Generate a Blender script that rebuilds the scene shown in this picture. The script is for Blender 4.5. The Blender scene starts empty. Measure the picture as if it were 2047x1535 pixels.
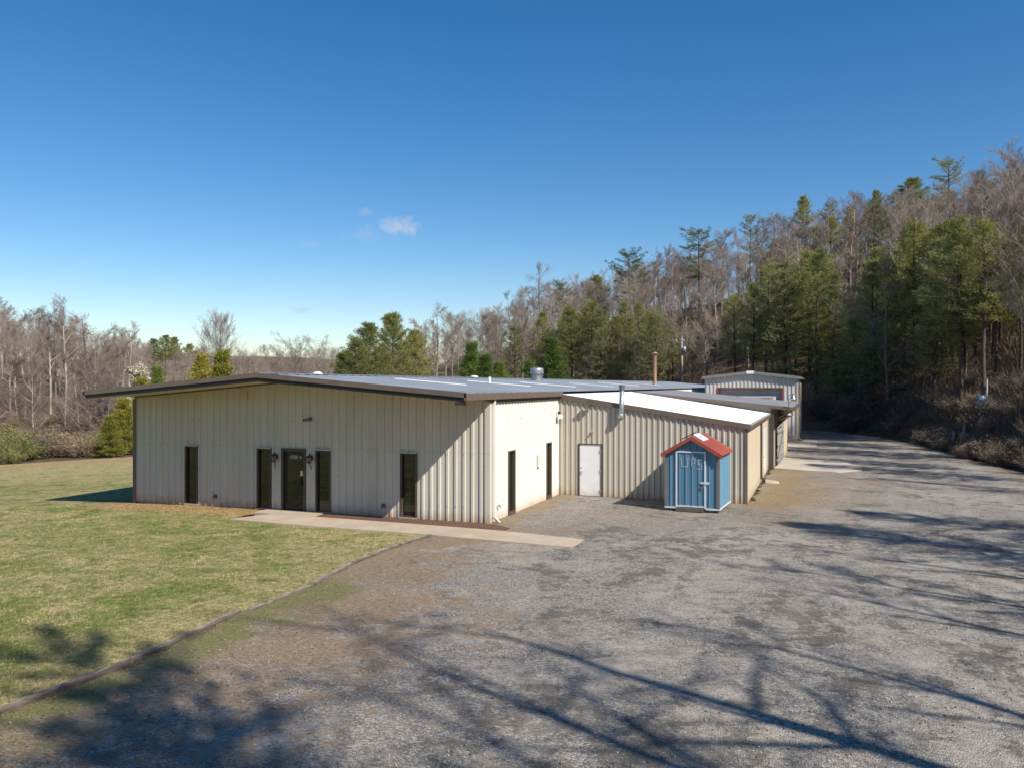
import bpy, math, random
import numpy as np
from mathutils import Vector, noise as mnoise

SC = bpy.context.scene
COL = SC.collection
RAD = math.radians

# ------------------------------------------------------------------ helpers
class MB:
    """collects vertices and faces of one mesh"""
    def __init__(s):
        s.v = []; s.f = []
    def add(s, vs, fs):
        n = len(s.v); s.v += [tuple(map(float, p)) for p in vs]
        s.f += [tuple(i + n for i in f) for f in fs]; return s
    def box(s, x0, x1, y0, y1, z0, z1):
        return s.add([(x0,y0,z0),(x1,y0,z0),(x1,y1,z0),(x0,y1,z0),(x0,y0,z1),(x1,y0,z1),(x1,y1,z1),(x0,y1,z1)],
                     [(0,3,2,1),(4,5,6,7),(0,1,5,4),(1,2,6,5),(2,3,7,6),(3,0,4,7)])
    def hexa(s, p):   # 8 corner points, bottom ring then top ring
        return s.add(p, [(0,3,2,1),(4,5,6,7),(0,1,5,4),(1,2,6,5),(2,3,7,6),(3,0,4,7)])
    def beam(s, a, b, w, h, up=(0,0,1)):
        a = Vector(a); b = Vector(b); d = (b-a).normalized(); up = Vector(up)
        sd = d.cross(up)
        if sd.length < 1e-4: sd = d.cross(Vector((1,0,0)))
        sd.normalize(); u = sd.cross(d).normalized()
        pts = []
        for e in (a, b):
            for (i, j) in ((-1,-1),(1,-1),(1,1),(-1,1)):
                pts.append(e + sd*(i*w/2) + u*(j*h/2))
        return s.add(pts, [(0,1,2,3),(7,6,5,4),(0,4,5,1),(1,5,6,2),(2,6,7,3),(3,7,4,0)])
    def tube(s, pts, r, n=10, cap=True):
        pts = [Vector(p) for p in pts]
        rs = r if isinstance(r, (list, tuple)) else [r]*len(pts)
        rings = []; vs = []; fs = []
        prev = None
        for i, p in enumerate(pts):
            d = (pts[min(i+1, len(pts)-1)] - pts[max(i-1, 0)])
            d = d.normalized() if d.length > 1e-6 else Vector((0,0,1))
            ref = Vector((0,0,1)) if abs(d.z) < .9 else Vector((1,0,0))
            u = d.cross(ref).normalized()
            if prev is not None and u.dot(prev) < 0: u = -u
            prev = u; w = d.cross(u)
            for k in range(n):
                t = 2*math.pi*k/n
                vs.append(p + (u*math.cos(t) + w*math.sin(t))*rs[i])
        for i in range(len(pts)-1):
            for k in range(n):
                a = i*n+k; b = i*n+(k+1) % n
                fs.append((a, b, b+n, a+n))
        if cap:
            fs.append(tuple(range(n))[::-1]); fs.append(tuple((len(pts)-1)*n+k for k in range(n)))
        return s.add(vs, fs)
    def lathe(s, c, prof, n=16):
        c = Vector(c); vs = []; fs = []
        for (r, z) in prof:
            for k in range(n):
                t = 2*math.pi*k/n
                vs.append((c.x+r*math.cos(t), c.y+r*math.sin(t), c.z+z))
        for i in range(len(prof)-1):
            for k in range(n):
                a = i*n+k; b = i*n+(k+1) % n
                fs.append((a, b, b+n, a+n))
        return s.add(vs, fs)
    def quad(s, a, b, c, d):
        return s.add([a,b,c,d], [(0,1,2,3)])

def mesh_obj(name, mb, mat, parent=None, smooth=False):
    if parent is None: off = Vector((0,0,0))
    else: off = OFF.get(parent, Vector((0,0,0)))
    me = bpy.data.meshes.new(name)
    me.from_pydata([(p[0]-off.x, p[1]-off.y, p[2]-off.z) for p in mb.v], [], mb.f)
    me.update()
    if mat: me.materials.append(mat)
    if smooth: me.polygons.foreach_set('use_smooth', [True]*len(me.polygons))
    o = bpy.data.objects.new(name, me); COL.objects.link(o)
    if parent is not None:
        o.parent = parent; OFF[o] = off
    return o
OFF = {}
def thing(name, label, cat, loc=(0,0,0), group=None, rotz=0, local=False):
    o = bpy.data.objects.new(name, None); COL.objects.link(o)
    o.empty_display_size = .2
    o.location = loc; o.rotation_euler = (0,0,rotz)
    o['label'] = label; o['category'] = cat
    if group: o['group'] = group
    OFF[o] = Vector((0,0,0)) if local else Vector(loc)
    return o
def tag(o, label, cat, group=None):
    o['label'] = label; o['category'] = cat
    if group: o['group'] = group
    return o
def struct(name, mb, mat, kind='structure'):
    o = mesh_obj(name, mb, mat); o['kind'] = kind; return o

# ------------------------------------------------------------------ materials
def new_mat(name):
    m = bpy.data.materials.new(name); m.use_nodes = True
    nt = m.node_tree; nt.nodes.clear()
    out = nt.nodes.new('ShaderNodeOutputMaterial'); b = nt.nodes.new('ShaderNodeBsdfPrincipled')
    nt.links.new(b.outputs[0], out.inputs[0])
    return m, nt, b, out
class N:
    """tiny node builder"""
    def __init__(s, nt): s.nt = nt
    def n(s, t, **kw):
        x = s.nt.nodes.new(t)
        for k, v in kw.items(): setattr(x, k, v)
        return x
    def l(s, a, b): s.nt.links.new(a, b)
    def coord(s, kind='Object', scale=(1,1,1), rot=(0,0,0)):
        t = s.n('ShaderNodeTexCoord'); m = s.n('ShaderNodeMapping')
        m.inputs['Scale'].default_value = scale; m.inputs['Rotation'].default_value = rot
        if kind == 'World':
            g = s.n('ShaderNodeNewGeometry'); s.l(g.outputs['Position'], m.inputs[0])
        else: s.l(t.outputs[kind], m.inputs[0])
        return m.outputs[0]
    def noise(s, vec, scale, detail=4, rough=.55, dist=0):
        x = s.n('ShaderNodeTexNoise'); x.inputs['Scale'].default_value = scale
        x.inputs['Detail'].default_value = detail; x.inputs['Roughness'].default_value = rough
        x.inputs['Distortion'].default_value = dist
        s.l(vec, x.inputs['Vector']); return x.outputs['Fac']
    def cn(s, vec, scale, detail=5, rough=.65, dist=0, gain=2.4):
        f = s.noise(vec, scale, detail, rough, dist)
        return s.math('ADD', s.math('MULTIPLY', s.math('SUBTRACT', f, .5), gain), .5, True)
    def ramp(s, f, stops):
        x = s.n('ShaderNodeValToRGB'); e = x.color_ramp.elements
        while len(e) > len(stops): e.remove(e[-1])
        while len(e) < len(stops): e.new(.5)
        for i, (p, c) in enumerate(stops):
            e[i].position = p; e[i].color = (c, c, c, 1) if isinstance(c, (int, float)) else (*c, 1)
        s.l(f, x.inputs[0]); return x.outputs[0]
    def mix(s, f, a, b, blend='MIX'):
        x = s.n('ShaderNodeMix', data_type='RGBA', blend_type=blend)
        for v, i in ((f, 0), (a, 6), (b, 7)):
            if hasattr(v, 'links') or hasattr(v, 'is_linked'): s.l(v, x.inputs[i])
            elif i == 0: x.inputs[0].default_value = v
            else: x.inputs[i].default_value = (*v, 1)
        return x.outputs[2]
    def math(s, op, a, b=0.0, clamp=False):
        x = s.n('ShaderNodeMath', operation=op, use_clamp=clamp)
        for i, v in enumerate((a, b)):
            if hasattr(v, 'is_linked'): s.l(v, x.inputs[i])
            else: x.inputs[i].default_value = v
        return x.outputs[0]
    def bump(s, h, strength, dist, bsdf, normal=None):
        x = s.n('ShaderNodeBump'); x.inputs['Strength'].default_value = strength; x.inputs['Distance'].default_value = dist
        s.l(h, x.inputs['Height'])
        if normal is not None: s.l(normal, x.inputs['Normal'])
        if bsdf is not None: s.l(x.outputs[0], bsdf.inputs['Normal'])
        return x.outputs[0]
    def attr(s, name):
        a = s.n('ShaderNodeAttribute'); a.attribute_name = name; return a.outputs['Fac']

def paint(name, c, rough=.5, var=.12, scale=2.0, metal=0.0, spec=.4, streak=False, dirt=None, bump=0, lap=()):
    m, nt, b, out = new_mat(name); k = N(nt)
    v = k.coord('World', (1, 1, .12) if streak else (1, 1, 1))
    n1 = k.noise(v, scale, 5, .6)
    dark = tuple(x*(1-var) for x in c); lite = tuple(min(1, x*(1+var*.5)) for x in c)
    colr = k.ramp(n1, [(.3, dark), (.7, lite)])
    if streak:
        n2 = k.noise(k.coord('World', (1, 1, .05)), 9, 3, .6)
        colr = k.mix(k.ramp(n2, [(.56, 0), (.8, .35)]), colr, tuple(x*.62 for x in c))
    if dirt:
        g = k.n('ShaderNodeNewGeometry'); sp = k.n('ShaderNodeSeparateXYZ'); k.l(g.outputs['Position'], sp.inputs[0])
        h = k.math('ADD', sp.outputs[2], k.math('MULTIPLY', k.noise(k.coord('World'), 3.5, 4), .5))
        f = k.ramp(h, [(.18, .75), (.62, 0)])
        colr = k.mix(f, colr, dirt)
    if lap:
        g = k.n('ShaderNodeNewGeometry'); sp = k.n('ShaderNodeSeparateXYZ'); k.l(g.outputs['Position'], sp.inputs[0])
        for zl in lap:
            d = k.math('ABSOLUTE', k.math('SUBTRACT', sp.outputs[2], zl))
            colr = k.mix(k.ramp(d, [(.008, .22), (.020, 0)]), colr, tuple(x*.45 for x in c))
        st = k.cn(k.coord('World', (1, 1, .10)), 2.2, 5, .7, .3, 3.0)
        colr = k.mix(k.ramp(st, [(.72, 0), (1.0, .18)]), colr, (c[0]*.62, c[1]*.5, c[2]*.36))
    k.l(colr, b.inputs['Base Color'])
    r = k.ramp(k.noise(k.coord('World'), scale*3, 3), [(.3, max(0, rough-.08)), (.7, min(1, rough+.08))])
    k.l(r, b.inputs['Roughness'])
    b.inputs['Metallic'].default_value = metal; b.inputs['Specular IOR Level'].default_value = spec
    if bump: k.bump(k.noise(k.coord('World'), 25, 4), bump, .01, b)
    return m

MAT = {}
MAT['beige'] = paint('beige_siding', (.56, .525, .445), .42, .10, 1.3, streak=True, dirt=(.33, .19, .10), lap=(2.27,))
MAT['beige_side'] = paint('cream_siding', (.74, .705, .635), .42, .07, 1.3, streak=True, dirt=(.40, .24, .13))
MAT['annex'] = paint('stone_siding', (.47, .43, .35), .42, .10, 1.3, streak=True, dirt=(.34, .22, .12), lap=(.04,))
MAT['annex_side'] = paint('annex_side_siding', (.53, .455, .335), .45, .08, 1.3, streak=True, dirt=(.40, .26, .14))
MAT['soffit'] = paint('soffit_panel', (.55, .47, .34), .5, .12, .8)
MAT['bronze'] = paint('bronze_trim', (.085, .066, .052), .38, .18, 3)
MAT['bronze_light'] = paint('bronze_gutter', (.15, .115, .09), .42, .15, 3)
MAT['roof'] = paint('galvalume_roof', (.29, .315, .35), .42, .22, .35, metal=.15)
MAT['roof_grey'] = paint('grey_roof', (.23, .235, .25), .45, .14, .5, metal=.1)
MAT['white_roof'] = paint('white_coated_roof', (.86, .86, .85), .5, .04, .7)
MAT['skylight'] = paint('fibreglass_skylight', (.75, .76, .74), .4, .06, 2)
MAT['white'] = paint('white_paint', (.78, .78, .77), .4, .05, 3)
MAT['white_door'] = paint('white_door_paint', (.74, .75, .76), .35, .05, 3, dirt=(.5, .36, .24))
MAT['galv'] = paint('galvanised_steel', (.42, .44, .45), .35, .2, 6, metal=.6)
MAT['rust'] = paint('rusty_steel', (.22, .105, .06), .8, .35, 8, bump=.3)
MAT['pipe_brown'] = paint('weathered_pipe', (.33, .19, .125), .6, .25, 4)
MAT['black'] = paint('black_metal', (.018, .017, .016), .4, .2, 5)
MAT['iron'] = paint('cast_iron_brown', (.045, .03, .022), .45, .3, 12)
MAT['dark'] = paint('bay_shade_paint', (.03, .025, .022), .9, .3, 2)  # near-black paint standing in for the shade deep in the open bay
MAT['chrome'] = paint('satin_metal', (.6, .6, .6), .25, .05, 6, metal=.9)
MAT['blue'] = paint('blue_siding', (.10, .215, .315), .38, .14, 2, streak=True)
MAT['blue_side'] = paint('blue_sunlit_siding', (.125, .275, .385), .4, .10, 2, streak=True)  # lighter blue: sunlight painted into the shed's right side; barrel shares it
MAT['red_roof'] = paint('red_roof_paint', (.33, .072, .052), .4, .14, 2)
MAT['shed_trim'] = paint('pale_trim', (.62, .66, .72), .45, .08, 4)
MAT['grey_trim'] = paint('grey_trim', (.17, .16, .155), .5, .2, 4)
MAT['tape'] = paint('pale_paint_mark', (.42, .48, .46), .6, .25, 9)
MAT['concrete_band'] = paint('concrete_plinth', (.42, .35, .28), .85, .2, 3, bump=.3)
MAT['gar_wall'] = paint('garage_siding', (.52, .50, .46), .4, .1, 1.3, streak=True)
MAT['gar_trim'] = paint('garage_fascia', (.21, .205, .19), .4, .1, 3)
MAT['red_steel'] = paint('red_oxide_steel', (.24, .07, .05), .55, .2, 3)
MAT['roller'] = paint('roller_door', (.60, .51, .43), .5, .1, 2)
MAT['sticker'] = paint('red_sticker', (.55, .08, .07), .5, .1, 3)

def glass_mat():
    m, nt, b, out = new_mat('dark_glazing'); k = N(nt)
    b.inputs['Base Color'].default_value = (.012, .013, .010, 1)
    b.inputs['Roughness'].default_value = .03
    b.inputs['IOR'].default_value = 1.6
    n = k.noise(k.coord('World'), 1.2, 2); k.bump(n, .02, .05, b)
    return m
MAT['glass'] = glass_mat()

def wood_mat(name, c, c2):
    m, nt, b, out = new_mat(name); k = N(nt)
    v = k.coord('World', (1, .12, 1))
    n = k.noise(v, 22, 5, .65)
    k.l(k.ramp(n, [(.3, c2), (.55, c), (.8, tuple(min(1, x*1.35) for x in c))]), b.inputs['Base Color'])
    b.inputs['Roughness'].default_value = .9
    k.bump(n, .7, .02, b)
    return m
MAT['timber'] = wood_mat('weathered_timber', (.27, .235, .20), (.07, .045, .035))
MAT['timber_rot'] = wood_mat('rotten_timber', (.135, .10, .08), (.05, .035, .028))
MAT['grey_wood'] = wood_mat('grey_board', (.34, .34, .30), (.15, .13, .11))
MAT['pole_wood'] = wood_mat('pole_wood', (.36, .33, .29), (.2, .17, .14))
MAT['skid'] = wood_mat('skid_wood', (.12, .10, .085), (.05, .04, .035))

def bark_mat(name, c, var=.35):
    m, nt, b, out = new_mat(name); k = N(nt)
    oi = k.n('ShaderNodeObjectInfo')
    v = k.coord('Object', (1, 1, .25))
    n = k.noise(v, 5, 4, .65)
    col = k.ramp(n, [(.3, tuple(x*(1-var) for x in c)), (.72, tuple(min(1, x*(1+var)) for x in c))])
    f = k.math('MULTIPLY', k.math('SUBTRACT', oi.outputs['Random'], .5), .7)
    hsv = k.n('ShaderNodeHueSaturation'); k.l(col, hsv.inputs['Color']); k.l(k.math('ADD', f, 1.0), hsv.inputs['Value'])
    k.l(hsv.outputs[0], b.inputs['Base Color']); b.inputs['Roughness'].default_value = .9
    b.inputs['Specular IOR Level'].default_value = .15
    return m
MAT['bark'] = bark_mat('grey_bark', (.28, .24, .205))
MAT['bark_pale'] = bark_mat('pale_bark', (.36, .305, .25), .25)
MAT['twig'] = bark_mat('twigs', (.265, .215, .178), .2)
MAT['twig_red'] = bark_mat('reddish_twigs', (.23, .17, .145), .2)
MAT['pine_bark'] = bark_mat('pine_bark', (.085, .062, .05))

def leaf_mat(name, dark, lite, scale=.9, trans=.25):
    m, nt, b, out = new_mat(name); k = N(nt)
    oi = k.n('ShaderNodeObjectInfo')
    n = k.noise(k.coord('Object'), scale, 4, .7)
    g = k.n('ShaderNodeNewGeometry')
    f = k.math('ADD', k.math('MULTIPLY', n, .65), k.math('MULTIPLY', g.outputs['Random Per Island'], .45))
    col = k.ramp(f, [(.28, dark), (.78, lite)])
    hsv = k.n('ShaderNodeHueSaturation'); k.l(col, hsv.inputs['Color'])
    k.l(k.math('ADD', k.math('MULTIPLY', oi.outputs['Random'], .55), .74), hsv.inputs['Value'])
    k.l(k.math('ADD', k.math('MULTIPLY', oi.outputs['Random'], -.035), .517), hsv.inputs['Hue'])
    k.l(hsv.outputs[0], b.inputs['Base Color'])
    b.inputs['Roughness'].default_value = .6; b.inputs['Specular IOR Level'].default_value = .25
    tr = k.n('ShaderNodeBsdfTranslucent'); k.l(hsv.outputs[0], tr.inputs[0])
    ms = k.n('ShaderNodeMixShader'); ms.inputs[0].default_value = trans
    k.l(b.outputs[0], ms.inputs[1]); k.l(tr.outputs[0], ms.inputs[2]); k.l(ms.outputs[0], out.inputs[0])
    return m
MAT['needles'] = leaf_mat('pine_needles', (.15, .17, .052), (.42, .41, .14), trans=.5)
MAT['needles_blue'] = leaf_mat('dark_pine_needles', (.115, .135, .058), (.32, .325, .135), trans=.5)
MAT['needles_yellow'] = leaf_mat('young_needles', (.18, .195, .035), (.46, .42, .085), trans=.45)
MAT['needles_fresh'] = leaf_mat('fresh_green_needles', (.085, .135, .03), (.24, .31, .075), trans=.45)
MAT['blossom'] = leaf_mat('pale_blossom', (.42, .38, .27), (.66, .62, .48))
MAT['bush_green'] = leaf_mat('bush_leaves', (.12, .125, .04), (.30, .29, .10))
MAT['bush_brown'] = leaf_mat('dry_brush', (.16, .11, .066), (.38, .28, .175))
MAT['bush_grey'] = leaf_mat('grey_brush', (.075, .058, .045), (.21, .165, .125))
MAT['straw'] = leaf_mat('straw_grass', (.24, .17, .08), (.48, .36, .19))

# ------------------------------------------------------------------ camera (fitted to the photograph)
CAMP = Vector((10.0161, -24.791, 4.4983)); F_PX = 1652.27; YAW = RAD(20.4157)
cam = bpy.data.cameras.new('camera'); camo = bpy.data.objects.new('camera', cam); COL.objects.link(camo)
camo.location = CAMP; camo.rotation_euler = (RAD(90.0415), RAD(-.05), YAW)
cam.sensor_width = 36; cam.lens = 36*F_PX/2047; cam.clip_end = 5000; cam.clip_start = .1
SC.camera = camo

FWD = np.array([-math.sin(YAW), math.cos(YAW)]); RGT = np.array([math.cos(YAW), math.sin(YAW)])
def at(px, depth):
    """ground plan point seen at column px of the photograph, depth metres ahead"""
    p = np.array([CAMP.x, CAMP.y]) + FWD*depth + RGT*((px-1023.5)/F_PX*depth)
    return float(p[0]), float(p[1])

# ------------------------------------------------------------------ terrain
def px_az(px): return math.degrees(math.atan((px-1023.5)/F_PX)) - 20.4157
_T = [(-180, 60, 140, 6), (-120, 95, 190, 6), (-85, 110, 200, 6)]
for px, t0, t1, g in [(-600,100,170,6),(-100,105,150,7),(100,105,150,6),(250,112,185,5),(400,140,230,3),(600,170,300,4),
                      (700,150,260,4.5),(830,140,235,9),(950,133,215,13),(1070,125,200,16),(1260,112,178,19),(1380,105,168,20),
                      (1500,98,158,21),(1650,92,152,23),(1850,71,145,25),(2047,53,138,27)]:
    _T.append((px_az(px), t0, t1, g))
_T += [(16,41,122,27),(22,30,110,27),(40,17.5,95,27),(90,11.8,85,27),(130,15,85,24),(150,24,100,15),(180,60,140,6)]
_T = np.array(_T)
def gz(x, y):
    x = np.asarray(x, float); y = np.asarray(y, float)
    dx = x-CAMP.x; dy = y-CAMP.y
    az = np.degrees(np.arctan2(dx, dy)); t = np.hypot(dx, dy)
    t0 = np.interp(az, _T[:,0], _T[:,1]); t1 = np.interp(az, _T[:,0], _T[:,2]); g = np.interp(az, _T[:,0], _T[:,3])
    s = np.clip((t-t0)/(t1-t0), 0, 1)
    z = g*(.55*s + .45*s*s*(3-2*s))
    bank = np.interp(az, [-8, 0, 8, 140, 155], [0, .8, 1.5, 1.5, 0])
    b = np.clip((t-t0)/5, 0, 1); z = z + bank*b*b*(3-2*b)
    z = z - np.minimum(np.maximum(t-t1, 0)*.12, g*.7)
    # a second, far ridge
    far = np.clip((t-380)/300, 0, 1); z = z + 25*far*far*(3-2*far)*(0.7+.3*np.sin(np.radians(az*7)))
    lf = -.022*np.clip(-12-x, 0, 40)
    lf = lf*np.clip((150-t)/60, 0, 1)
    u = np.clip((t-t0)/10, 0, 1)
    z = z + lf + u*(.25*np.sin(x*.21+1.3)*np.cos(y*.17) + .12*np.sin(x*.63)*np.sin(y*.51+.7))
    return z

def polar_terrain():
    azs = np.concatenate([np.arange(-180, -70, 4), np.arange(-70, 30, .8), np.arange(30, 180, 4)])
    ts = np.concatenate([np.arange(0.5, 60, 2.5), np.arange(60, 200, 3.5), np.geomspace(200, 1500, 26)])
    A, T = np.meshgrid(np.radians(azs), ts, indexing='ij')
    X = CAMP.x + np.sin(A)*T; Y = CAMP.y + np.cos(A)*T
    t0 = np.interp(np.degrees(A), _T[:,0], _T[:,1])
    Z = gz(X, Y) - .07*np.clip((t0-T+2)/4, 0, 1)
    na, ntt = X.shape
    vs = np.stack([X, Y, Z], -1).reshape(-1, 3)
    i = np.arange(na)[:,None]*ntt + np.arange(ntt-1)[None]
    j = ((np.arange(na)+1) % na)[:,None]*ntt + np.arange(ntt-1)[None]
    f = np.stack([i, i+1, j+1, j], -1).reshape(-1, 4)
    me = bpy.data.meshes.new('hillside'); me.from_pydata(vs.tolist(), [], f.tolist()); me.update()
    me.polygons.foreach_set('use_smooth', [True]*len(me.polygons))
    return me
def hillside_mat():
    m, nt, b, out = new_mat('leaf_litter'); k = N(nt); v = k.coord('World')
    a = k.noise(v, .09, 5, .6); c = k.noise(v, 1.6, 6, .7); d = k.noise(v, 9, 4, .7)
    col = k.ramp(c, [(.3, (.075, .05, .035)), (.5, (.155, .105, .07)), (.72, (.27, .20, .14))])
    col = k.mix(k.ramp(a, [(.45, 0), (.65, .55)]), col, (.16, .14, .065))
    col = k.mix(k.ramp(d, [(.5, 0), (.75, .6)]), col, (.30, .22, .155))
    k.l(col, b.inputs['Base Color']); b.inputs['Roughness'].default_value = .95; b.inputs['Specular IOR Level'].default_value = .1
    k.bump(k.math('ADD', c, k.math('MULTIPLY', d, .6)), 1.0, .35, b)
    return m
hs = bpy.data.objects.new('hillside', polar_terrain()); COL.objects.link(hs); hs['kind'] = 'structure'
hs.data.materials.append(hillside_mat())

# ---- sheets with ragged edges: value noise in plain numpy
def vnoise(x, y, sc, seed):
    x = np.asarray(x)*sc + seed*17.13; y = np.asarray(y)*sc + seed*7.77
    xi = np.floor(x); yi = np.floor(y); fx = x-xi; fy = y-yi
    fx = fx*fx*(3-2*fx); fy = fy*fy*(3-2*fy)
    def h(a, b):
        s = np.sin(a*127.1 + b*311.7 + seed*53.3)*43758.5453
        return s-np.floor(s)
    return (h(xi,yi)*(1-fx)*(1-fy) + h(xi+1,yi)*fx*(1-fy) + h(xi,yi+1)*(1-fx)*fy + h(xi+1,yi+1)*fx*fy)
def fbm(x, y, sc, seed, n=4):
    r = 0; a = .5; tot = 0
    for i in range(n):
        r = r + a*vnoise(x, y, sc*2**i, seed+i); tot += a; a *= .5
    return r/tot
def poly_sd(x, y, poly):
    """distance to polygon edge, positive inside"""
    p = np.array(poly, float); q = np.roll(p, -1, 0)
    d = np.full(x.shape, 1e9); ins = np.zeros(x.shape, bool)
    for (ax, ay), (bx, by) in zip(p, q):
        ex, ey = bx-ax, by-ay
        t = np.clip(((x-ax)*ex+(y-ay)*ey)/(ex*ex+ey*ey+1e-12), 0, 1)
        d = np.minimum(d, np.hypot(x-ax-t*ex, y-ay-t*ey))
        c = ((ay > y) != (by > y)) & (x < (bx-ax)*(y-ay)/(by-ay+1e-12)+ax)
        ins ^= c
    return np.where(ins, d, -d)
def seg_dist(x, y, pts):
    d = np.full(x.shape, 1e9)
    for (ax, ay), (bx, by) in zip(pts[:-1], pts[1:]):
        ex, ey = bx-ax, by-ay
        t = np.clip(((x-ax)*ex+(y-ay)*ey)/(ex*ex+ey*ey+1e-12), 0, 1)
        d = np.minimum(d, np.hypot(x-ax-t*ex, y-ay-t*ey))
    return d
def sheet(name, poly, cell, lift, mat, attrs, margin=1.2):
    p = np.array(poly); x0, y0 = p.min(0)-margin; x1, y1 = p.max(0)+margin
    xs = np.arange(x0, x1+cell, cell); ys = np.arange(y0, y1+cell, cell)
    X, Y = np.meshgrid(xs, ys, indexing='ij'); nx, ny = X.shape
    sd = poly_sd(X, Y, poly)
    Z = gz(X, Y) + lift
    idx = np.arange(nx*ny).reshape(nx, ny)
    quad = np.stack([idx[:-1,:-1], idx[1:,:-1], idx[1:,1:], idx[:-1,1:]], -1).reshape(-1, 4)
    ok = (sd.reshape(-1)[quad].max(1) > -margin)
    quad = quad[ok]
    used = np.unique(quad); rem = -np.ones(nx*ny, int); rem[used] = np.arange(len(used))
    V = np.stack([X, Y, Z], -1).reshape(-1, 3)[used]
    me = bpy.data.meshes.new(name); me.from_pydata(V.tolist(), [], rem[quad].tolist()); me.update()
    me.polygons.foreach_set('use_smooth', [True]*len(me.polygons))
    vals = dict(attrs(V[:,0], V[:,1])); vals['edge'] = sd.reshape(-1)[used]
    for kname, val in vals.items():
        at_ = me.attributes.new(kname, 'FLOAT', 'POINT'); at_.data.foreach_set('value', np.asarray(val, np.float32))
    me.materials.append(mat)
    o = bpy.data.objects.new(name, me); COL.objects.link(o); o['kind'] = 'structure'
    return o

TIMBER = [(-.40,-40),(-.40,-19),(-.45,-16.7),(-.36,-14.5),(-.68,-11.4),(-.56,-10.9),(-.64,-9.07),(-.95,-6.78),(-1.0,-4.19),(-.81,-2.4)]
LAWN = TIMBER + [(-8.4,-2.3),(-8.5,-.05),(-14.75,-.05),(-14.75,62),(-6,62),(-6,72),(-46,72),(-37,33),(-30,25.5),(-35.5,17.8),(-39.5,11),(-51,-6.5),(-68,-40)]
GRAVEL = [(-.40,-40)] + TIMBER[1:] + [(-.9,-1.0),(-.2,0),(-.2,8),(7.6,8),(7.6,61),(9.5,63.5),(12,58.5),(14.6,53),(16.2,47),(17.2,42.6),(18.4,32),(19.9,23),(20.9,10),(21.6,-5),(22,-24),(20.5,-40)]

def edge_alpha(k, b, out, nz_scale=1.4, amp=1.0):
    e = k.attr('edge'); n = k.noise(k.coord('World'), nz_scale, 6, .7)
    f = k.math('ADD', e, k.math('MULTIPLY', k.math('SUBTRACT', n, .5), amp*2.2))
    a = k.ramp(k.math('ADD', f, .5), [(.42, 0), (.58, 1)])
    tr = k.n('ShaderNodeBsdfTransparent'); ms = k.n('ShaderNodeMixShader')
    k.l(a, ms.inputs[0]); k.l(tr.outputs[0], ms.inputs[1]); k.l(b.outputs[0], ms.inputs[2]); k.l(ms.outputs[0], out.inputs[0])

def lawn_colour(k, v, blades=False):
    big = k.cn(v, .13, 4, .6); mid = k.cn(v, .75, 6, .68, .8); fine = k.cn(v, 8, 6, .75); sm = k.cn(v, 2.6, 5, .7, .4)
    green = k.ramp(fine, [(.15, (.095, .122, .030)), (.5, (.165, .195, .050)), (.85, (.25, .262, .082))])
    straw = k.ramp(fine, [(.15, (.23, .185, .085)), (.5, (.38, .315, .15)), (.85, (.52, .44, .23))])
    f = k.math('ADD', k.math('MULTIPLY', mid, .42), k.math('ADD', k.math('MULTIPLY', big, .22), k.math('MULTIPLY', sm, .30)))
    if not blades: f = k.math('ADD', f, k.math('MULTIPLY', k.attr('dry'), .5))
    col = k.mix(k.ramp(f, [(.33, 0), (.60, .95)]), green, straw)
    dk = k.cn(v, 1.7, 5, .7, .5)
    col = k.mix(k.ramp(dk, [(.12, .7), (.42, 0)]), col, (.10, .12, .032))
    return col, fine, mid, sm
def lawn_mat():
    m, nt, b, out = new_mat('lawn_grass'); k = N(nt); v = k.coord('World')
    col, fine, mid, sm = lawn_colour(k, v)
    soil = k.ramp(fine, [(.2, (.30, .165, .08)), (.8, (.50, .31, .165))])
    col = k.mix(k.ramp(k.math('ADD', k.attr('soil'), k.math('MULTIPLY', k.math('SUBTRACT', sm, .5), .5)), [(.30, 0), (.75, .9)]), col, soil)
    k.l(col, b.inputs['Base Color']); b.inputs['Roughness'].default_value = .9; b.inputs['Specular IOR Level'].default_value = .12
    k.bump(k.math('ADD', fine, k.math('MULTIPLY', sm, 1.5)), .8, .06, b)
    edge_alpha(k, b, out, 1.2, .35)
    return m
def lawn_attr(x, y):
    dry = np.zeros_like(x)
    dt = seg_dist(x, y, TIMBER)
    dry += np.clip(1-dt/2.2, 0, 1)*.5
    dfar = -((x+32.5)*.83 + (y-12)*-.55)            # distance in from the far brushy edge
    dry += np.clip(1-np.abs((x+34.4)*-.83+(y-9.7)*.55)/7, 0, 1)*1.1
    dry += np.clip((y-2)/16, 0, 1)*.45
    soil = np.clip(1.25-np.abs(y+.75)/1.25, 0, 1.1)*np.clip((x+16.5)/1.2, 0, 1)*(x < -7.0)
    dpath = np.clip(1-np.abs((x+34.4)*-.83+(y-9.7)*.55-2.6)/3.4, 0, 1)*.75
    return {'dry': dry, 'soil': np.maximum(soil, dpath)}
sheet('lawn', LAWN, .5, .004, lawn_mat(), lawn_attr)

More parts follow.
